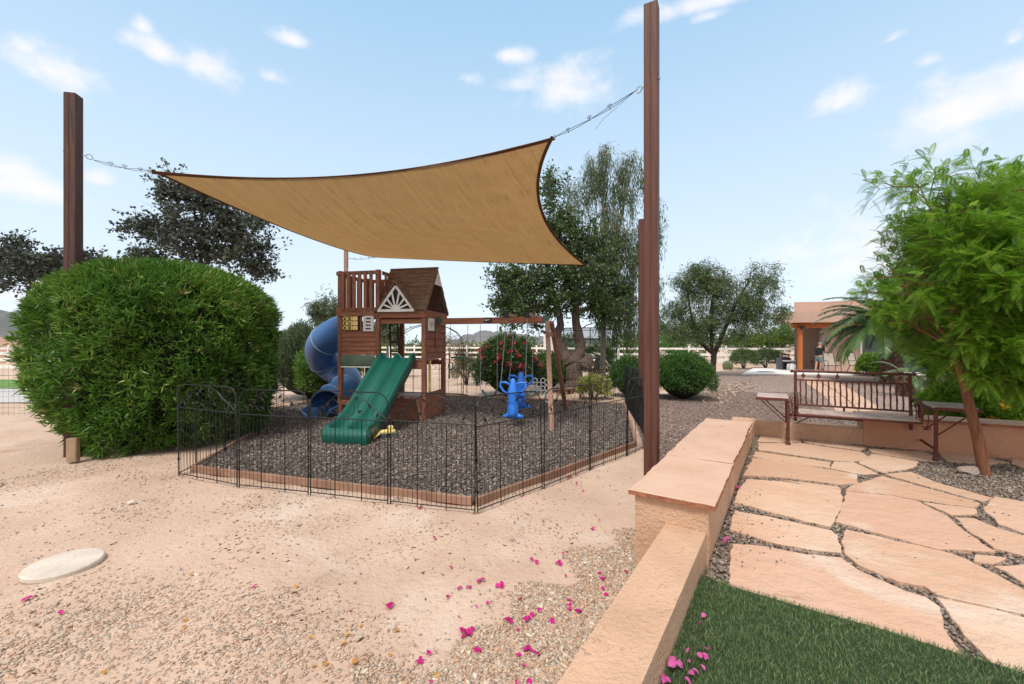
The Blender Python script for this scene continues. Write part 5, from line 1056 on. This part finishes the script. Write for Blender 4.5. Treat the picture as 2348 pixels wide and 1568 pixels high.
def frond_mesh(pos, d, L_, nl, lw, ll, m, name, parent, droop=.5, rnd=None):
    pos = np.array(pos); d = unit(np.array(d)); n = len(pos); Ls = L_*r5.uniform(.6,1.25,n)
    r = unit(np.cross(d, np.array([0,0,1.])+r5.normal(0,.25,(n,3)))); up = np.cross(r, d); s = np.linspace(.12,1,nl)
    V, Rn = [], []; rn0 = r5.random(n)
    for k in range(nl):
        c = pos+d*(Ls*s[k])[:,None]-np.array([0,0,1.])*(Ls*droop*s[k]**2)[:,None]*.5
        ln = ll*sin(pi*min(.97,.18+.8*s[k]))**.6
        for sg in (-1,1):
            ld = unit(d*.45+r*sg+up*.12-np.array([0,0,.25*s[k]])); w = d*lw*.5
            nn = np.cross(ld, d)*.15*lw
            a = c; b_ = c+ld*ln*.5+w+nn; c_ = c+ld*ln; e_ = c+ld*ln*.5-w+nn
            V.append(np.stack([a,b_,c_,e_],1)); Rn.append(np.repeat(np.clip(rn0*.7+r5.random(n)*.3,0,1),4).reshape(n,4))
    # rachis
    for k in range(3):
        f0, f1 = k/3, (k+1)/3; a = pos+d*(Ls*f0)[:,None]-np.array([0,0,1.])*(Ls*droop*f0**2)[:,None]*.5; b_ = pos+d*(Ls*f1)[:,None]-np.array([0,0,1.])*(Ls*droop*f1**2)[:,None]*.5
        V.append(np.stack([a-r*.0012,a+r*.0012,b_+r*.0012,b_-r*.0012],1)); Rn.append(np.full((n,4),.6))
    V = np.concatenate(V).reshape(-1,3); Rn = np.concatenate(Rn).ravel()
    return npmesh(name, V, 4, np.arange(len(V)), Rn, m, parent)
tr.build('trunk', M['stake'], ft, world=True, smooth=True)
frond_mesh(fr_p, fr_d, .18, 12, .0095, .036, LM['fern'], 'crown', ft)
print('fronds', len(fr_p))
# a second feathery tree filling the right behind it
ft2 = thing('feather_leaf_tree', 'taller bright green feathery tree behind the leaning one at the right edge', 'tree', (8.1,6.6,0)); fr_p, fr_d = [], []; tr = MB(); tr.tube([(8.1,6.6,0),(8.05,6.6,1.0),(8.0,6.55,1.8)], [.09,.08,.06], 10)
c0_ = Vector((8.0,6.55,1.6)); ENV[0] = ((8.35,6.6,2.75),(2.05,1.9,2.0)); ZMIN[0] = .95
for d_, l_ in ((( -.9,0,.55),1.6),((.9,.0,.6),1.6),((-.5,-.2,1.1),1.7),((.1,0,1.3),1.8),((.6,-.3,1.1),1.8),((-.75,-.3,.5),1.3),((-.2,-.8,.6),1.2),((.7,-.7,.4),1.2),((-.5,-.5,.5),1.0),((-.8,.2,.35),1.5),((-.3,-.5,.8),1.5),((-.9,.5,.1),1.5),((-.9,.0,-.05),1.2),((-.6,-.6,.05),1.0),((.5,-.8,.1),1.1)): scaf(c0_+Vector(r5.normal(0,.1,3)), Vector(d_), l_, .03, 2)
tr.build('trunk', M['trunkd'], ft2, world=True)
frond_mesh(fr_p, fr_d, .26, 12, .016, .055, LM['fern'], 'crown', ft2)
# palms
def pinnate_palm(name, label, c, nf, L_, nl, ll, lw, trunk_r, tz, lm):
    t = thing(name, label, 'palm', (c[0],c[1],0)); m = MB(); m.lathe([(trunk_r*.9,0),(trunk_r,.3),(trunk_r*1.1,tz*.6),(trunk_r*.95,tz)], (c[0],c[1],0), 16); m.build('trunk', M['trunkb'], t, world=True)
    n = int(tz/.11); bt = []; bdn = []
    for i in range(n):
        for j in range(14): a = 2*pi*(j+.5*(i%2))/14; bt.append((c[0]+trunk_r*.98*cos(a), c[1]+trunk_r*.98*sin(a), .04+i*.11)); bdn.append((cos(a)*.55, sin(a)*.55, 1))
    leaves('boots', np.array(bt), np.array(bdn), .15, .13, LM['brown'], t, curl=.3)
    V, Rn = [], []; rc = MB()
    for k in range(nf):
        a = 2.399*k; e = RAD(80-72*(k/nf)**.9); h = np.array([cos(a), sin(a), 0]); side = np.array([-sin(a), cos(a), 0]); Lk = L_*r5.uniform(.85,1.1); pts = []; p = np.array([c[0],c[1],tz])+h*trunk_r*.5; ang_ = e; st_ = Lk/14; tans = []
        for i in range(15):
            pts.append(p.copy()); tv = h*cos(ang_)+np.array([0,0,1])*sin(ang_); tans.append(tv); p = p+tv*st_; ang_ -= RAD(6.2+2*i/14)
        rc.tube([Vector(q) for q in pts], list(np.linspace(.02,.005,15)), 4)
        P_ = np.array(pts); T_ = np.array(tans); ss = np.linspace(.12,.99,nl)*14; i0 = np.minimum(ss.astype(int),13); fr_ = (ss-i0)[:,None]; q = P_[i0]*(1-fr_)+P_[i0+1]*fr_; tt_ = T_[i0]; nn = np.cross(tt_, side)
        for sg in (-1,1):
            ld = unit(tt_*.75+side*sg*.9+nn*-.25*0+np.array([0,0,-.18])+r5.normal(0,.08,(nl,3))); ln = ll*np.sin(pi*np.clip(.15+.8*ss/14,0,.96))[:,None]**.7; w = tt_*lw*.5
            V.append(np.stack([q, q+ld*ln*.4+w, q+ld*ln-np.array([0,0,.05])*ln, q+ld*ln*.4-w],1)); Rn.append(np.full((nl,4), r5.random()))
    npmesh('fronds', np.concatenate(V).reshape(-1,3), 4, np.arange(sum(len(v) for v in V)*4), np.concatenate(Rn).ravel(), lm, t); rc.build('frond_stems', M['trunkg'], t, world=True); return t
pinnate_palm('date_palm', 'date palm with arching fronds and stubby scaly trunk in front of the house', (14.95,16.5), 64, 2.7, 56, .48, .06, .30, 2.1, LM['palm'])
pinnate_palm('date_palm', 'low date palm trunk half hidden behind the feathery tree', (11.9,12.6), 9, .9, 30, .25, .03, .22, .62, LM['palm'])
t = thing('fan_palm', 'small fan palm with stiff leaves beside the grey tree trunk', 'palm', (3.55,17.2,0)); cfp = np.array([3.55,17.2,1.0])
m = MB(); m.lathe([(.20,0),(.24,.3),(.19,.8),(.1,1.0)], (3.55,17.2,0), 12); m.build('trunk', M['trunkb'], t, world=True)
q = []; qd = []
for i in range(70): a = r5.uniform(0,2*pi); q.append((3.55+.2*cos(a),17.2+.2*sin(a),r5.uniform(.1,.9))); qd.append((cos(a),sin(a),r5.uniform(-.6,.3)))
leaves('dry_skirt', np.array(q), np.array(qd), .3, .06, LM['brown'], t)
pos, dd, lw_ = [], [], []
for k in range(34):
    dv = unit(r5.normal(size=3)*np.array([1,1,.7])+np.array([0,0,.38])); p0 = cfp+dv*.38; sd = unit(np.cross(dv, r5.normal(size=3)))
    for j in range(18): a = (j-8.5)/8.5*1.25; pos.append(p0); dd.append(dv*cos(a)+sd*sin(a)+r5.normal(0,.03,3)); lw_.append(r5.uniform(.42,.52))
leaves('fronds', np.array(pos), np.array(dd), np.array(lw_), .03, LM['palm'], t)
# ------------------------------------------------------------------ house
hs = thing('house', 'flat roofed tan stucco house with covered patio at the right', 'house', (18,26,0))
W0, W1, W2_, W3, W4 = (17.05,25.3),(18.45,25.05),(17.3,23.2),(26,21.6),(34,33)
W5 = (24,35)
def seg_wall(name, a, b, z0, z1, m, th=.18):
    a = Vector((*a,0)); b = Vector((*b,0)); d = (b-a).normalized(); n_ = Vector((-d.y,d.x,0)); MB().prism([tuple((a)[:2]), tuple(b[:2]), tuple((b+n_*th)[:2]), tuple((a+n_*th)[:2])], z0, z1).build(name, m, hs, world=True)
MB().prism([W0,W1,W2_,W3,W4,W5], 0, 3.35).build('wall', M['wallb'], hs, world=True)
MB().prism([(17.0,25.24),(18.9,24.9),(19.4,24.1),(26,22.8),(33.9,32.9),(23.95,34.9)], 3.352, 4.08).build('parapet', M['wallb'], hs, world=True)
MB().prism([(14.75,22.6),(26,20.2),(26.5,24),(15.9,25.2)], 2.72, 3.3).build('patio_roof', M['wallb'], hs, world=True)
MB().cbox((17.0,22.75,2.58),(3.2,.22,.27),.02,rz=RAD(-12)).build('patio_beam', M['orange'], hs, world=True)
MB().cbox((15.75,22.9,1.36),(.19,.19,2.6),.015).build('patio_post', M['orange'], hs, world=True)
m = MB(); m.cbox((15.75,22.77,2.50),(.34,.03,.1),.03).cbox((15.75,22.76,2.42),(.12,.03,.12),.02); m.build('post_bracket', M['black'], hs, world=True)
# sliding door in the return wall, window right
def onwall(a, b, f0, f1, z0, z1, th, off): 
    a = Vector((*a,0)); b = Vector((*b,0)); d = (b-a); n_ = Vector((d.y,-d.x,0)).normalized(); p, q = a+d*f0, a+d*f1; return [tuple((p+n_*off)[:2]),tuple((q+n_*off)[:2]),tuple((q+n_*(off+th))[:2]),tuple((p+n_*(off+th))[:2])], z0, z1
fr_ = MB()
for f0, f1, z0, z1 in ((.10,.14,.06,2.3),(.5,.54,.06,2.3),(.9,.94,.06,2.3),(.14,.9,2.22,2.3)): fr_.prism(*onwall(W2_,W1,f0,f1,z0,z1,.05,-.02))
# outward normal of the return wall faces left/front
fr_ = MB()
def ow(f0,f1,z0,z1,th,off): 
    a = Vector((*W1,0)); b = Vector((*W2_,0)); d = b-a; n_ = Vector((d.y,-d.x,0)).normalized(); p, q = a+d*f0, a+d*f1; return [tuple((p+n_*off)[:2]),tuple((q+n_*off)[:2]),tuple((q+n_*(off+th))[:2]),tuple((p+n_*(off+th))[:2])], z0, z1
for f0, f1, z0, z1 in ((.10,.14,.06,2.3),(.5,.54,.06,2.3),(.9,.94,.06,2.3),(.141,.499,2.2,2.3),(.541,.899,2.2,2.3)): fr_.prism(*ow(f0,f1,z0,z1,.06,.004))
dr = fr_.build('sliding_door', M['white'], hs, world=True)
g_ = MB(); g_.prism(*ow(.145,.495,.1,2.19,.02,.01)); g_.prism(*ow(.545,.895,.1,2.19,.02,.01)); g_.build('glass', M['glass'], dr, world=True)
def fw(f0, f1, z0, z1, th, off):
    a = Vector((*W2_,0)); b = Vector((*W3,0)); d = b-a; n_ = Vector((d.y,-d.x,0)).normalized(); p, q = a+d*f0, a+d*f1; return [tuple((p+n_*off)[:2]),tuple((q+n_*off)[:2]),tuple((q+n_*(off+th))[:2]),tuple((p+n_*(off+th))[:2])], z0, z1
fr_ = MB()
for f0, f1, z0, z1 in ((.196,.205,.06,2.35),(.395,.405,.06,2.35),(.6,.61,.06,2.35),(.206,.394,2.27,2.35),(.406,.599,2.27,2.35)): fr_.prism(*fw(f0,f1,z0,z1,.06,.004))
wn = fr_.build('window', M['white'], hs, world=True); g_ = MB(); g_.prism(*fw(.206,.394,.08,2.26,.02,.01)); g_.prism(*fw(.406,.599,.08,2.26,.02,.01)); g_.build('pane', M['glass'], wn, world=True)
p = P(1861,829,25.1); MB().cbox((p[0],25.12,p[2]),(.13,.05,.16),.01).build('outlet_box', M['orange'], hs, world=True)
# air conditioner
p = G(1789,848); ac = thing('air_conditioner', 'dark grey air conditioner unit left of the house', 'air conditioner', (p[0],24.9,0), .15)
MB().cbox((0,0,.38),(.56,.56,.74),.03).build('cabinet', M['grey'], ac)
m = MB()
for i in range(14): m.bx(-.25,.25,-.292,-.283,.08+i*.045,.10+i*.045)
m.build('grille', M['black'], ac); MB().lathe([(.25,0),(.25,.03),(.1,.05)], (0,0,.75), 18).build('fan_guard', M['black'], ac)
# tank and brown chair
p = G(1811,851); tk = thing('propane_tank', 'squat white tank standing on the slab', 'tank', (p[0],23.9,.06))
MB().lathe([(.20,0),(.22,.04),(.22,.30),(.18,.37),(.06,.40)], (0,0,0), 18).build('body', M['white'], tk, smooth=True); MB().tube([(0,0,.4),(.05,0,.5),(-.15,-.1,.45),(-.25,-.15,.1),(-.22,-.1,.02)], .012, 6).build('hose', M['black'], tk)
ch = thing('patio_stool', 'brown chair with pale cushion behind the white tank', 'chair', (p[0]+.15,24.35,.0), .1)
for sx in (-.2,.2):
    for sy in (-.2,.2): MB().bar((sx,sy,.06),(sx,sy,.5),.04,.04,up=(0,1,0)).build('leg', M['rust'], ch)
MB().cbox((0,0,.52),(.5,.48,.05),.01).build('seat', M['rust'], ch); MB().cbox((0,-.02,.58),(.48,.44,.08),.03).build('cushion', M['white'], ch)
m = MB(); m.bar((-.22,.22,.5),(-.22,.26,.98),.04,.04,up=(0,1,0)).bar((.22,.22,.5),(.22,.26,.98),.04,.04,up=(0,1,0)).cbox((0,.26,.95),(.48,.04,.08),.01)
for i in range(5): m.bar((-.16+i*.08,.235,.54),(-.16+i*.08,.255,.92),.03,.015,up=(0,1,0))
m.build('backrest', M['rust'], ch)
# sling chairs
def sling(p, rz, label):
    t = thing('patio_chair', label, 'chair', p, rz, 'beige sling chairs on the slab')
    for s in (-1,1):
        m = MB(); m.tube([(s*.29,-.27,0),(s*.29,-.27,.40),(s*.29,-.25,.60),(s*.29,-.10,.64),(s*.29,.15,.62),(s*.28,.27,.60)], .017, 6); m.build('arm', M['black'], t)
        m = MB(); m.tube([(s*.26,-.25,.40),(s*.26,.22,.38),(s*.25,.30,.62),(s*.24,.40,1.02)], .017, 6); m.tube([(s*.26,.20,.38),(s*.28,.36,0)], .017, 6); m.build('side_frame', M['black'], t)
    m = MB(); m.tube([(-.24,.40,1.02),(0,.41,1.04),(.24,.40,1.02)], .017, 6); m.tube([(-.26,-.25,.40),(.26,-.25,.40)], .014, 6); m.build('cross_bar', M['black'], t)
    MB().grid(lambda u, v: (-.24+.48*u, -.25+.47*v, .40-.05*sin(pi*v)), 4, 6).build('seat', M['tan'], t, solid=.01); MB().grid(lambda u, v: (-.24+.48*u, .22+.18*v+.03*sin(pi*v), .38+.63*v), 4, 6).build('backrest', M['tan'], t, solid=.01)
for x, y, lb in ((1907,857,'beige sling chair standing beside the person'),(1966,857,'beige sling chair half hidden by the bright green bush')):
    Y = 21.9; sling((((x-CX)/FPX)*Y, Y, .06), RAD(-14 if x < 1950 else 10), lb)
mt = thing('drain_cover', 'dark oval mat lying on the slab', 'mat', ((1755-CX)/FPX*22.6,22.6,.06)); MB().lathe([(.42,0),(.45,.006),(.40,.015)], (0,0,0), 20).build('mat_body', M['grey'], mt)
# ------------------------------------------------------------------ person leaning on the door frame
px_, py_ = (1877-CX)/FPX*22.9, 22.9
pr = thing('person', 'older person in black shirt and grey shorts standing at the house door', 'person', (px_, py_, .06), RAD(-75))
def skin(name, verts, edges, radii, m, parent, sub=2):
    me = bpy.data.meshes.new(name); me.from_pydata(verts, edges, []); o = link(name, me, m, parent); sm = o.modifiers.new('skin', 'SKIN'); sm.use_smooth_shade = True
    for i, r in enumerate(radii): me.skin_vertices[0].data[i].radius = (r, r) if not hasattr(r,'__len__') else r
    me.skin_vertices[0].data[0].use_root = True
    s = o.modifiers.new('sub', 'SUBSURF'); s.levels = s.render_levels = sub; return o
# local frame: faces +y ; x right
V = [(0,0,.82),(0,.0,.95),(0,.02,1.12),(0,.03,1.28),(0,.05,1.36),(0,.09,1.44),(0,.11,1.52),
 (.09,0,.78),(.10,.03,.45),(.10,-.03,.08),(.10,.12,.03),(-.09,0,.78),(-.10,-.04,.45),(-.10,-.12,.08),(-.10,.03,.03),
 (.17,.04,1.27),(.20,.16,1.10),(.13,.34,1.22),(.10,.40,1.27),(-.17,.04,1.27),(-.20,.14,1.10),(-.13,.32,1.20),(-.10,.38,1.26)]
E = [(0,1),(1,2),(2,3),(3,4),(4,5),(5,6),(0,7),(7,8),(8,9),(9,10),(0,11),(11,12),(12,13),(13,14),(3,15),(15,16),(16,17),(17,18),(3,19),(19,20),(20,21),(21,22)]
Rd = [.12,.13,.14,.13,.06,.075,.085,.085,.06,.042,.03,.085,.06,.042,.03,.06,.045,.033,.028,.06,.045,.033,.028]
skin('body', V, E, Rd, M['skin'], pr)
skin('shirt', [(0,0,.84),(0,0,.97),(0,.02,1.14),(0,.03,1.28),(0,.05,1.34),(.18,.04,1.27),(.205,.14,1.12),(-.18,.04,1.27),(-.205,.12,1.12)], [(0,1),(1,2),(2,3),(3,4),(3,5),(5,6),(3,7),(7,8)], [.165,.165,.165,.145,.075,.08,.062,.08,.062], M['shirt'], pr)
skin('shorts', [(0,0,.90),(.09,0,.76),(.105,.015,.50),(-.09,0,.76),(-.105,-.02,.50)], [(0,1),(1,2),(0,3),(3,4)], [.145,.11,.095,.11,.095], M['shorts'], pr)
m = MB(); m.ball((0,.095,1.545), 1, 12, 8, sc=(.086,.1,.085)); m.v = [(x, .075+(y-.095)*1.12, z) for x,y,z in m.v if True]; m.build('hair', M['hairg'], pr, smooth=True)
m = MB(); m.ball((0,.20,1.50), .018, 8, 6)
for s in (-1,1): m.ball((s*.085,.10,1.50), .022, 8, 6)
m.build('nose_and_ears', M['skin'], pr, smooth=True)
for s, y in ((.10,.04),(-.10,-.05)): MB().cbox((s,y,.035),(.10,.27,.075),.025).build('shoe', M['shoe'], pr)
for s in (-1,1):
    for k in range(5):
        b_ = Vector((s*(.10-.012*(k-2)),.40,1.28)); MB().tube([b_, b_+Vector((0,.03,.02)), b_+Vector((-s*.01,.05,.05-.006*abs(k-2)))], [.010,.009,.007], 6).build('finger', M['skin'], pr)
# ------------------------------------------------------------------ white rail fence far away
wf = thing('rail_fence', 'long white three-rail fence across the background', 'fence', (0,34,0))
pts = []; path = [(-46,30),(-30,36),(-14,40),(-1.5,36.5),(2,34),(8,31.5),(30,27)]
for a, b in zip(path[:-1], path[1:]):
    a = Vector((*a,0)); b = Vector((*b,0)); n_ = max(1, round((b-a).length/2.4))
    for i in range(n_): pts.append(a.lerp(b, i/n_))
pts.append(Vector((*path[-1],0)))
pm = MB(); pm.cbox((0,0,.68),(.13,.13,1.36),.01); pm.lathe([(.10,0),(.09,.02),(.01,.07)], (0,0,1.361), 4); p0 = pm.build('fence_post', M['white'], wf); p0.location = pts[0]-Vector((0,34,0))
for q in pts[1:]: c = p0.copy(); COL.objects.link(c); c.parent = wf; c.location = q-Vector((0,34,0))
for z in (.35,.78,1.2):
    for a, b in zip(path[:-1], path[1:]): MB().bar((a[0],a[1],z),(b[0],b[1],z),.045,.15).build('rail', M['white'], wf, world=True)
# second line in the left background
wf = thing('rail_fence', 'white rail fence at the far left edge beyond the wire mesh', 'fence', (-24,22,0))
for x in np.arange(-30,-17,2.4): MB().cbox((x,20.5+.05*x*0,.62),(.13,.13,1.25),.01).build('fence_post', M['white'], wf, world=True)
for z in (.45,.8,1.1): MB().bar((-30,20.5,z),(-18,20.5,z),.045,.15).build('rail', M['white'], wf, world=True)
sheet('lawn_patch', [(-34,16.0,0),(-14,14.5,0),(-14,17.8,0),(-34,19.2,0)], .015, mat('far_grass', (.14,.25,.05), .9, (.10,.2,.04), 3, .3, 40), 'strip of green lawn far left')
sheet('driveway', [(-34,10.6,0),(-12,11.2,0),(-12,14.3,0),(-34,15.6,0)], .02, mat('driveway_concrete', (.5,.47,.45), .9, (.44,.41,.39), 1), 'pale driveway far left')
wm = thing('mesh_fence', 'low wire mesh fence at the far left edge', 'fence', (-9.6,9.3,0)); m = MB()
for i in range(40): x = -12.5+i*.12; m.tube([(x,9.3,0),(x,9.3,1.1)], .0022, 4)
for z in np.arange(.05,1.11,.12): m.tube([(-12.5,9.3,z),(-7.8,9.3,z)], .0022, 4)
m.build('mesh', M['wire'], wm, world=True); MB().tube([(-12.5,9.3,0),(-12.5,9.3,1.2)], .02, 6).build('post', M['wire'], wm, world=True)
# grey wall at far left, trampoline and tank behind the twin tree
w_ = MB().bx(-60,-30,34,34.3,0,2.1).build('boundary_wall', M['wallb']); tag(w_, 'pale grey boundary wall far left under the hill', 'wall')
tp_ = thing('trampoline', 'round trampoline with dark net behind the twin trunk tree', 'trampoline', (4.3,25,0))
m = MB(); R0 = 1.9
for z in (.75,1.85,2.45): m.tube([(4.3+R0*cos(k*pi/14),25+R0*sin(k*pi/14),z) for k in range(28)], .035, 6, closed=True)
for k in range(8): a = k*pi/4; m.tube([(4.3+R0*cos(a),25+R0*sin(a),0),(4.3+R0*1.03*cos(a),25+R0*1.03*sin(a),2.45)], .03, 6)
m.build('frame', M['black'], tp_, world=True); MB().lathe([(R0-.05,0),(R0-.05,.02)], (4.3,25,.75), 28).build('mat', M['black'], tp_, world=True)
m = MB(); m.lathe([(R0*.97,0),(R0*.97,1.65)], (4.3,25,.79), 28); m.f = m.f[:-2]; m.build('net', M['net'], tp_, world=True)
wt = thing('water_tank', 'grey upright cylinder tank behind the swing frame legs', 'tank', (2.2,24.5,0)); MB().lathe([(.34,0),(.36,.1),(.36,2.1),(.2,2.25)], (2.2,24.5,0), 18).build('tank_body', M['slab'], wt, world=True, smooth=False)
# thin metal garden arch beside the tower
ga = thing('garden_arch', 'thin dark metal arch trellis behind the play tower', 'arch', (-1.55,12.4,0)); m = MB()
for y in (12.1,12.5):
    for (xa, xb) in ((-3.35,-1.45),):
        m.tube([(xa,y,0),(xa,y,1.6)]+[((xa+xb)/2-(xb-xa)/2*cos(k*pi/10),y,1.6+.55*sin(k*pi/10)) for k in range(1,10)]+[(xb,y,1.6),(xb,y,0)], .011, 6)
for k in range(5):
    for x in (-3.35,-1.45): m.tube([(x,12.1,.3+k*.3),(x,12.5,.3+k*.3)], .006, 5)
m.build('arch_frame', M['metal'], ga, world=True)
p = G(1266,875); bx_ = thing('timber_box', 'small pale wooden box bench under the twin trunk tree', 'box', (p[0],13.2,0), .5)
MB().cbox((0,0,.18),(.5,.25,.06),.01).build('top', M['pale'], bx_); MB().cbox((-.18,0,.075),(.06,.22,.145),.01).build('leg', M['woodh'], bx_); MB().cbox((.18,0,.075),(.06,.22,.145),.01).build('leg', M['woodh'], bx_)
def cactus(x, y, r, h, lb):
    t = thing('barrel_cactus', lb, 'cactus', (x,y,0)); m = MB(); n_ = 20; prof = [(r*.8,0),(r,.3*h),(r*.95,.7*h),(r*.6,.93*h),(.02,h)]; m.lathe(prof, (0,0,0), n_*2)
    m.v = [(a*(1 if (i%2) else .86), b_*(1 if (i%2) else .86), c) for i, (a,b_,c) in enumerate(m.v)]; m.build('stem', LM['mesq'] if False else M['cactus'], t)
M['cactus'] = mat('cactus_skin', (.10,.13,.06), .7, (.16,.17,.1), 20)
cactus((1510-CX)/FPX*30, 30, .26, 1.0, 'upright cactus near the rail fence right of the tall posts'); cactus((1668-CX)/FPX*25.5, 25.5, .3, .55, 'short barrel cactus under the lone tree')
# ------------------------------------------------------------------ hills
def hill(name, label, ridge, Y, depth, seed):
    r = np.random.default_rng(seed); mb = MB(); xs_ = np.linspace(ridge[0][0], ridge[-1][0], 60); hz = np.interp(xs_, [q[0] for q in ridge], [q[1] for q in ridge])
    def f(u, v):
        i = u*59; X = ((np.interp(i, range(60), xs_))-CX)/FPX*Y; h_ = (HY-np.interp(i, range(60), hz))/FPX*Y+H; k = sin(pi*v)
        return (X, Y+depth*(v-.5), -2+max(0,h_+2)*k*(1+.05*sin(u*37+v*9))+ (3*sin(u*60+v*20)*k if h_ > 5 else 0))
    mb.grid(f, 90, 14); o = mb.build(name, M['hill'], smooth=True); tag(o, label, kind='structure')
hill('hill', 'grey brown hill at the far left', [(-500,700),(-200,690),(-60,705),(30,720),(120,745),(260,775),(420,790)], 420, 260, 1)
hill('hill', 'distant grey hill behind the swings', [(980,790),(1040,786),(1065,770),(1100,763),(1135,760),(1170,764),(1230,775),(1330,776),(1420,788)], 700, 300, 2)
hill('hill', 'low distant ridge behind the house trees', [(1500,790),(1650,776),(1800,770),(2000,772),(2400,780)], 900, 300, 3)
# ------------------------------------------------------------------ fallen petals and leaves
def petal_mesh(n_, m, s=1.0):
    mb = MB(); r = random.Random(n_)
    for k in range(1 if n_ < 2 else 3):
        a = r.uniform(0,6.28) if n_ < 2 else k*2.1+r.uniform(-.4,.4); R = Matrix.Rotation(a, 3, 'Z')@Matrix.Rotation(r.uniform(.1,.6), 3, 'Y'); L_ = .036*s; w = .028*s
        mb2 = MB(); mb2.grid(lambda u, v: (u*L_, (v-.5)*w*sin(pi*(.12+.80*u))*1.25, .008*s*(2*abs(v-.5))**1.5+.006*s*sin(u*3)), 5, 4); mb.add([R@Vector(q)+Vector((0,0,.006*s)) for q in mb2.v], mb2.f)
    me = bpy.data.meshes.new('petal'); me.from_pydata(mb.v, [], mb.f); me.update(); me.polygons.foreach_set('use_smooth', [True]*len(me.polygons)); me.materials.append(m)
    a = me.attributes.new('rnd', 'FLOAT', 'POINT'); a.data.foreach_set('value', np.full(len(mb.v), r.random(), dtype=np.float32)); return me
PM = [petal_mesh(k, LM['petal']) for k in (0,1,2,3)]; PL = [petal_mesh(k, LM['petalp'], 1.05) for k in (0,1,2,3)]; YM = [petal_mesh(k, LM['yleaf'], 1.05) for k in (0,1)]
r7 = np.random.default_rng(77)
def put(me, name, x, y, z, label, cat, group):
    o = bpy.data.objects.new(name, me); COL.objects.link(o); o.location = (x, y, z); o.rotation_euler = (r7.normal(0,.25), r7.normal(0,.25), r7.uniform(0,6.28)); s = r7.uniform(.45,.9); o.scale = (s,s,s); tag(o, label, cat, group)
pet = [(30,540),(290,560),(315,568),(300,556),(620,650),(375,735),(815,755),(955,540),(975,797),(932,857),(960,872),(1090,880),(1130,950),(1330,945),(1340,970),(1345,1020),(1365,1055),(640,990),(575,1025),(750,1012),(520,1030),(450,1077),(120,1130),(690,1108),(865,1097),(612,1122),(505,1180),(970,1150),(1130,1100),(1145,1125),(1160,1150),(1195,1160),(938,1175),(908,1210),(1048,1220),(535,1255),(585,1257),(560,1285),(860,1270),(338,1395),(295,1425),(620,1375),(910,1380),(945,1395),(965,1412),(870,1420),(880,1465),(835,1550),(920,1540),(1150,385),(1190,370),(1185,427),(1065,485),(1280,340),(870,500),(1320,645),(1280,690),(355,1560),(800,1215),(468,912),(1105,820),(700,553),(1225,470),(1140,392),(1470,925),(1480,940)]
for (x, y) in pet:
    g = G((900+.4273*x)/1.0652, (1000+.4273*y)/1.0652); put(PM[r7.integers(0,4)], 'petal', g[0], g[1], gh(g[0],g[1])+.012, 'magenta papery petal fallen on the sand and gravel left of the wall', 'petal', 'magenta petals on the ground')
for (x, y) in ((1170,630),(125,685),(275,735)):
    g = G(.5324*x/1.0652, (1100+.5324*y)/1.0652); put(PM[r7.integers(0,4)], 'petal', g[0], g[1], gh(g[0],g[1])+.01, 'magenta papery petal fallen on the sand and gravel left of the wall', 'petal', 'magenta petals on the ground')
for (x, y) in ((1840,1375),(1880,1400),(1910,1400),(1945,1385),(1920,1420),(1750,1460),(1850,1500),(1895,1470),(1860,1530),(1800,1545),(1925,1180),(1690,1550),(1905,1225),(1840,1455)):
    g = G((900+.4273*x)/1.0652, (1000+.4273*y)/1.0652, PZ+.03); put(PL[r7.integers(0,4)], 'petal', g[0], g[1], PZ+.034, 'pink petal lying on the artificial lawn beside the low wall', 'petal', 'pink petals on the lawn')
for (x, y) in ((455,865),(440,878),(510,602)):
    g = G((1550+.491*x)/1.0652, (900+.491*y)/1.0652, PZ); put(PL[r7.integers(0,4)], 'petal', g[0], g[1], PZ+.02, 'pink petal on the gravel strip at the inner side of the wall', 'petal', 'pink petals on the patio gravel')
for (x, y) in ((1365,635),(840,770),(835,815),(315,815),(1830,830),(1075,1015),(1450,1020),(1495,1000),(1640,990),(1790,935),(140,1005),(1600,865),(1665,815),(2165,290),(870,570),(2010,1010),(1410,880),(1590,910),(460,1020),(165,795)):
    g = G(.5324*x/1.0652, (1100+.5324*y)/1.0652); put(YM[r7.integers(0,2)], 'fallen_leaf', g[0], g[1], gh(g[0],g[1])+.008, 'curled yellow or orange leaf lying on the sandy ground', 'leaf', 'yellow leaves on the ground')
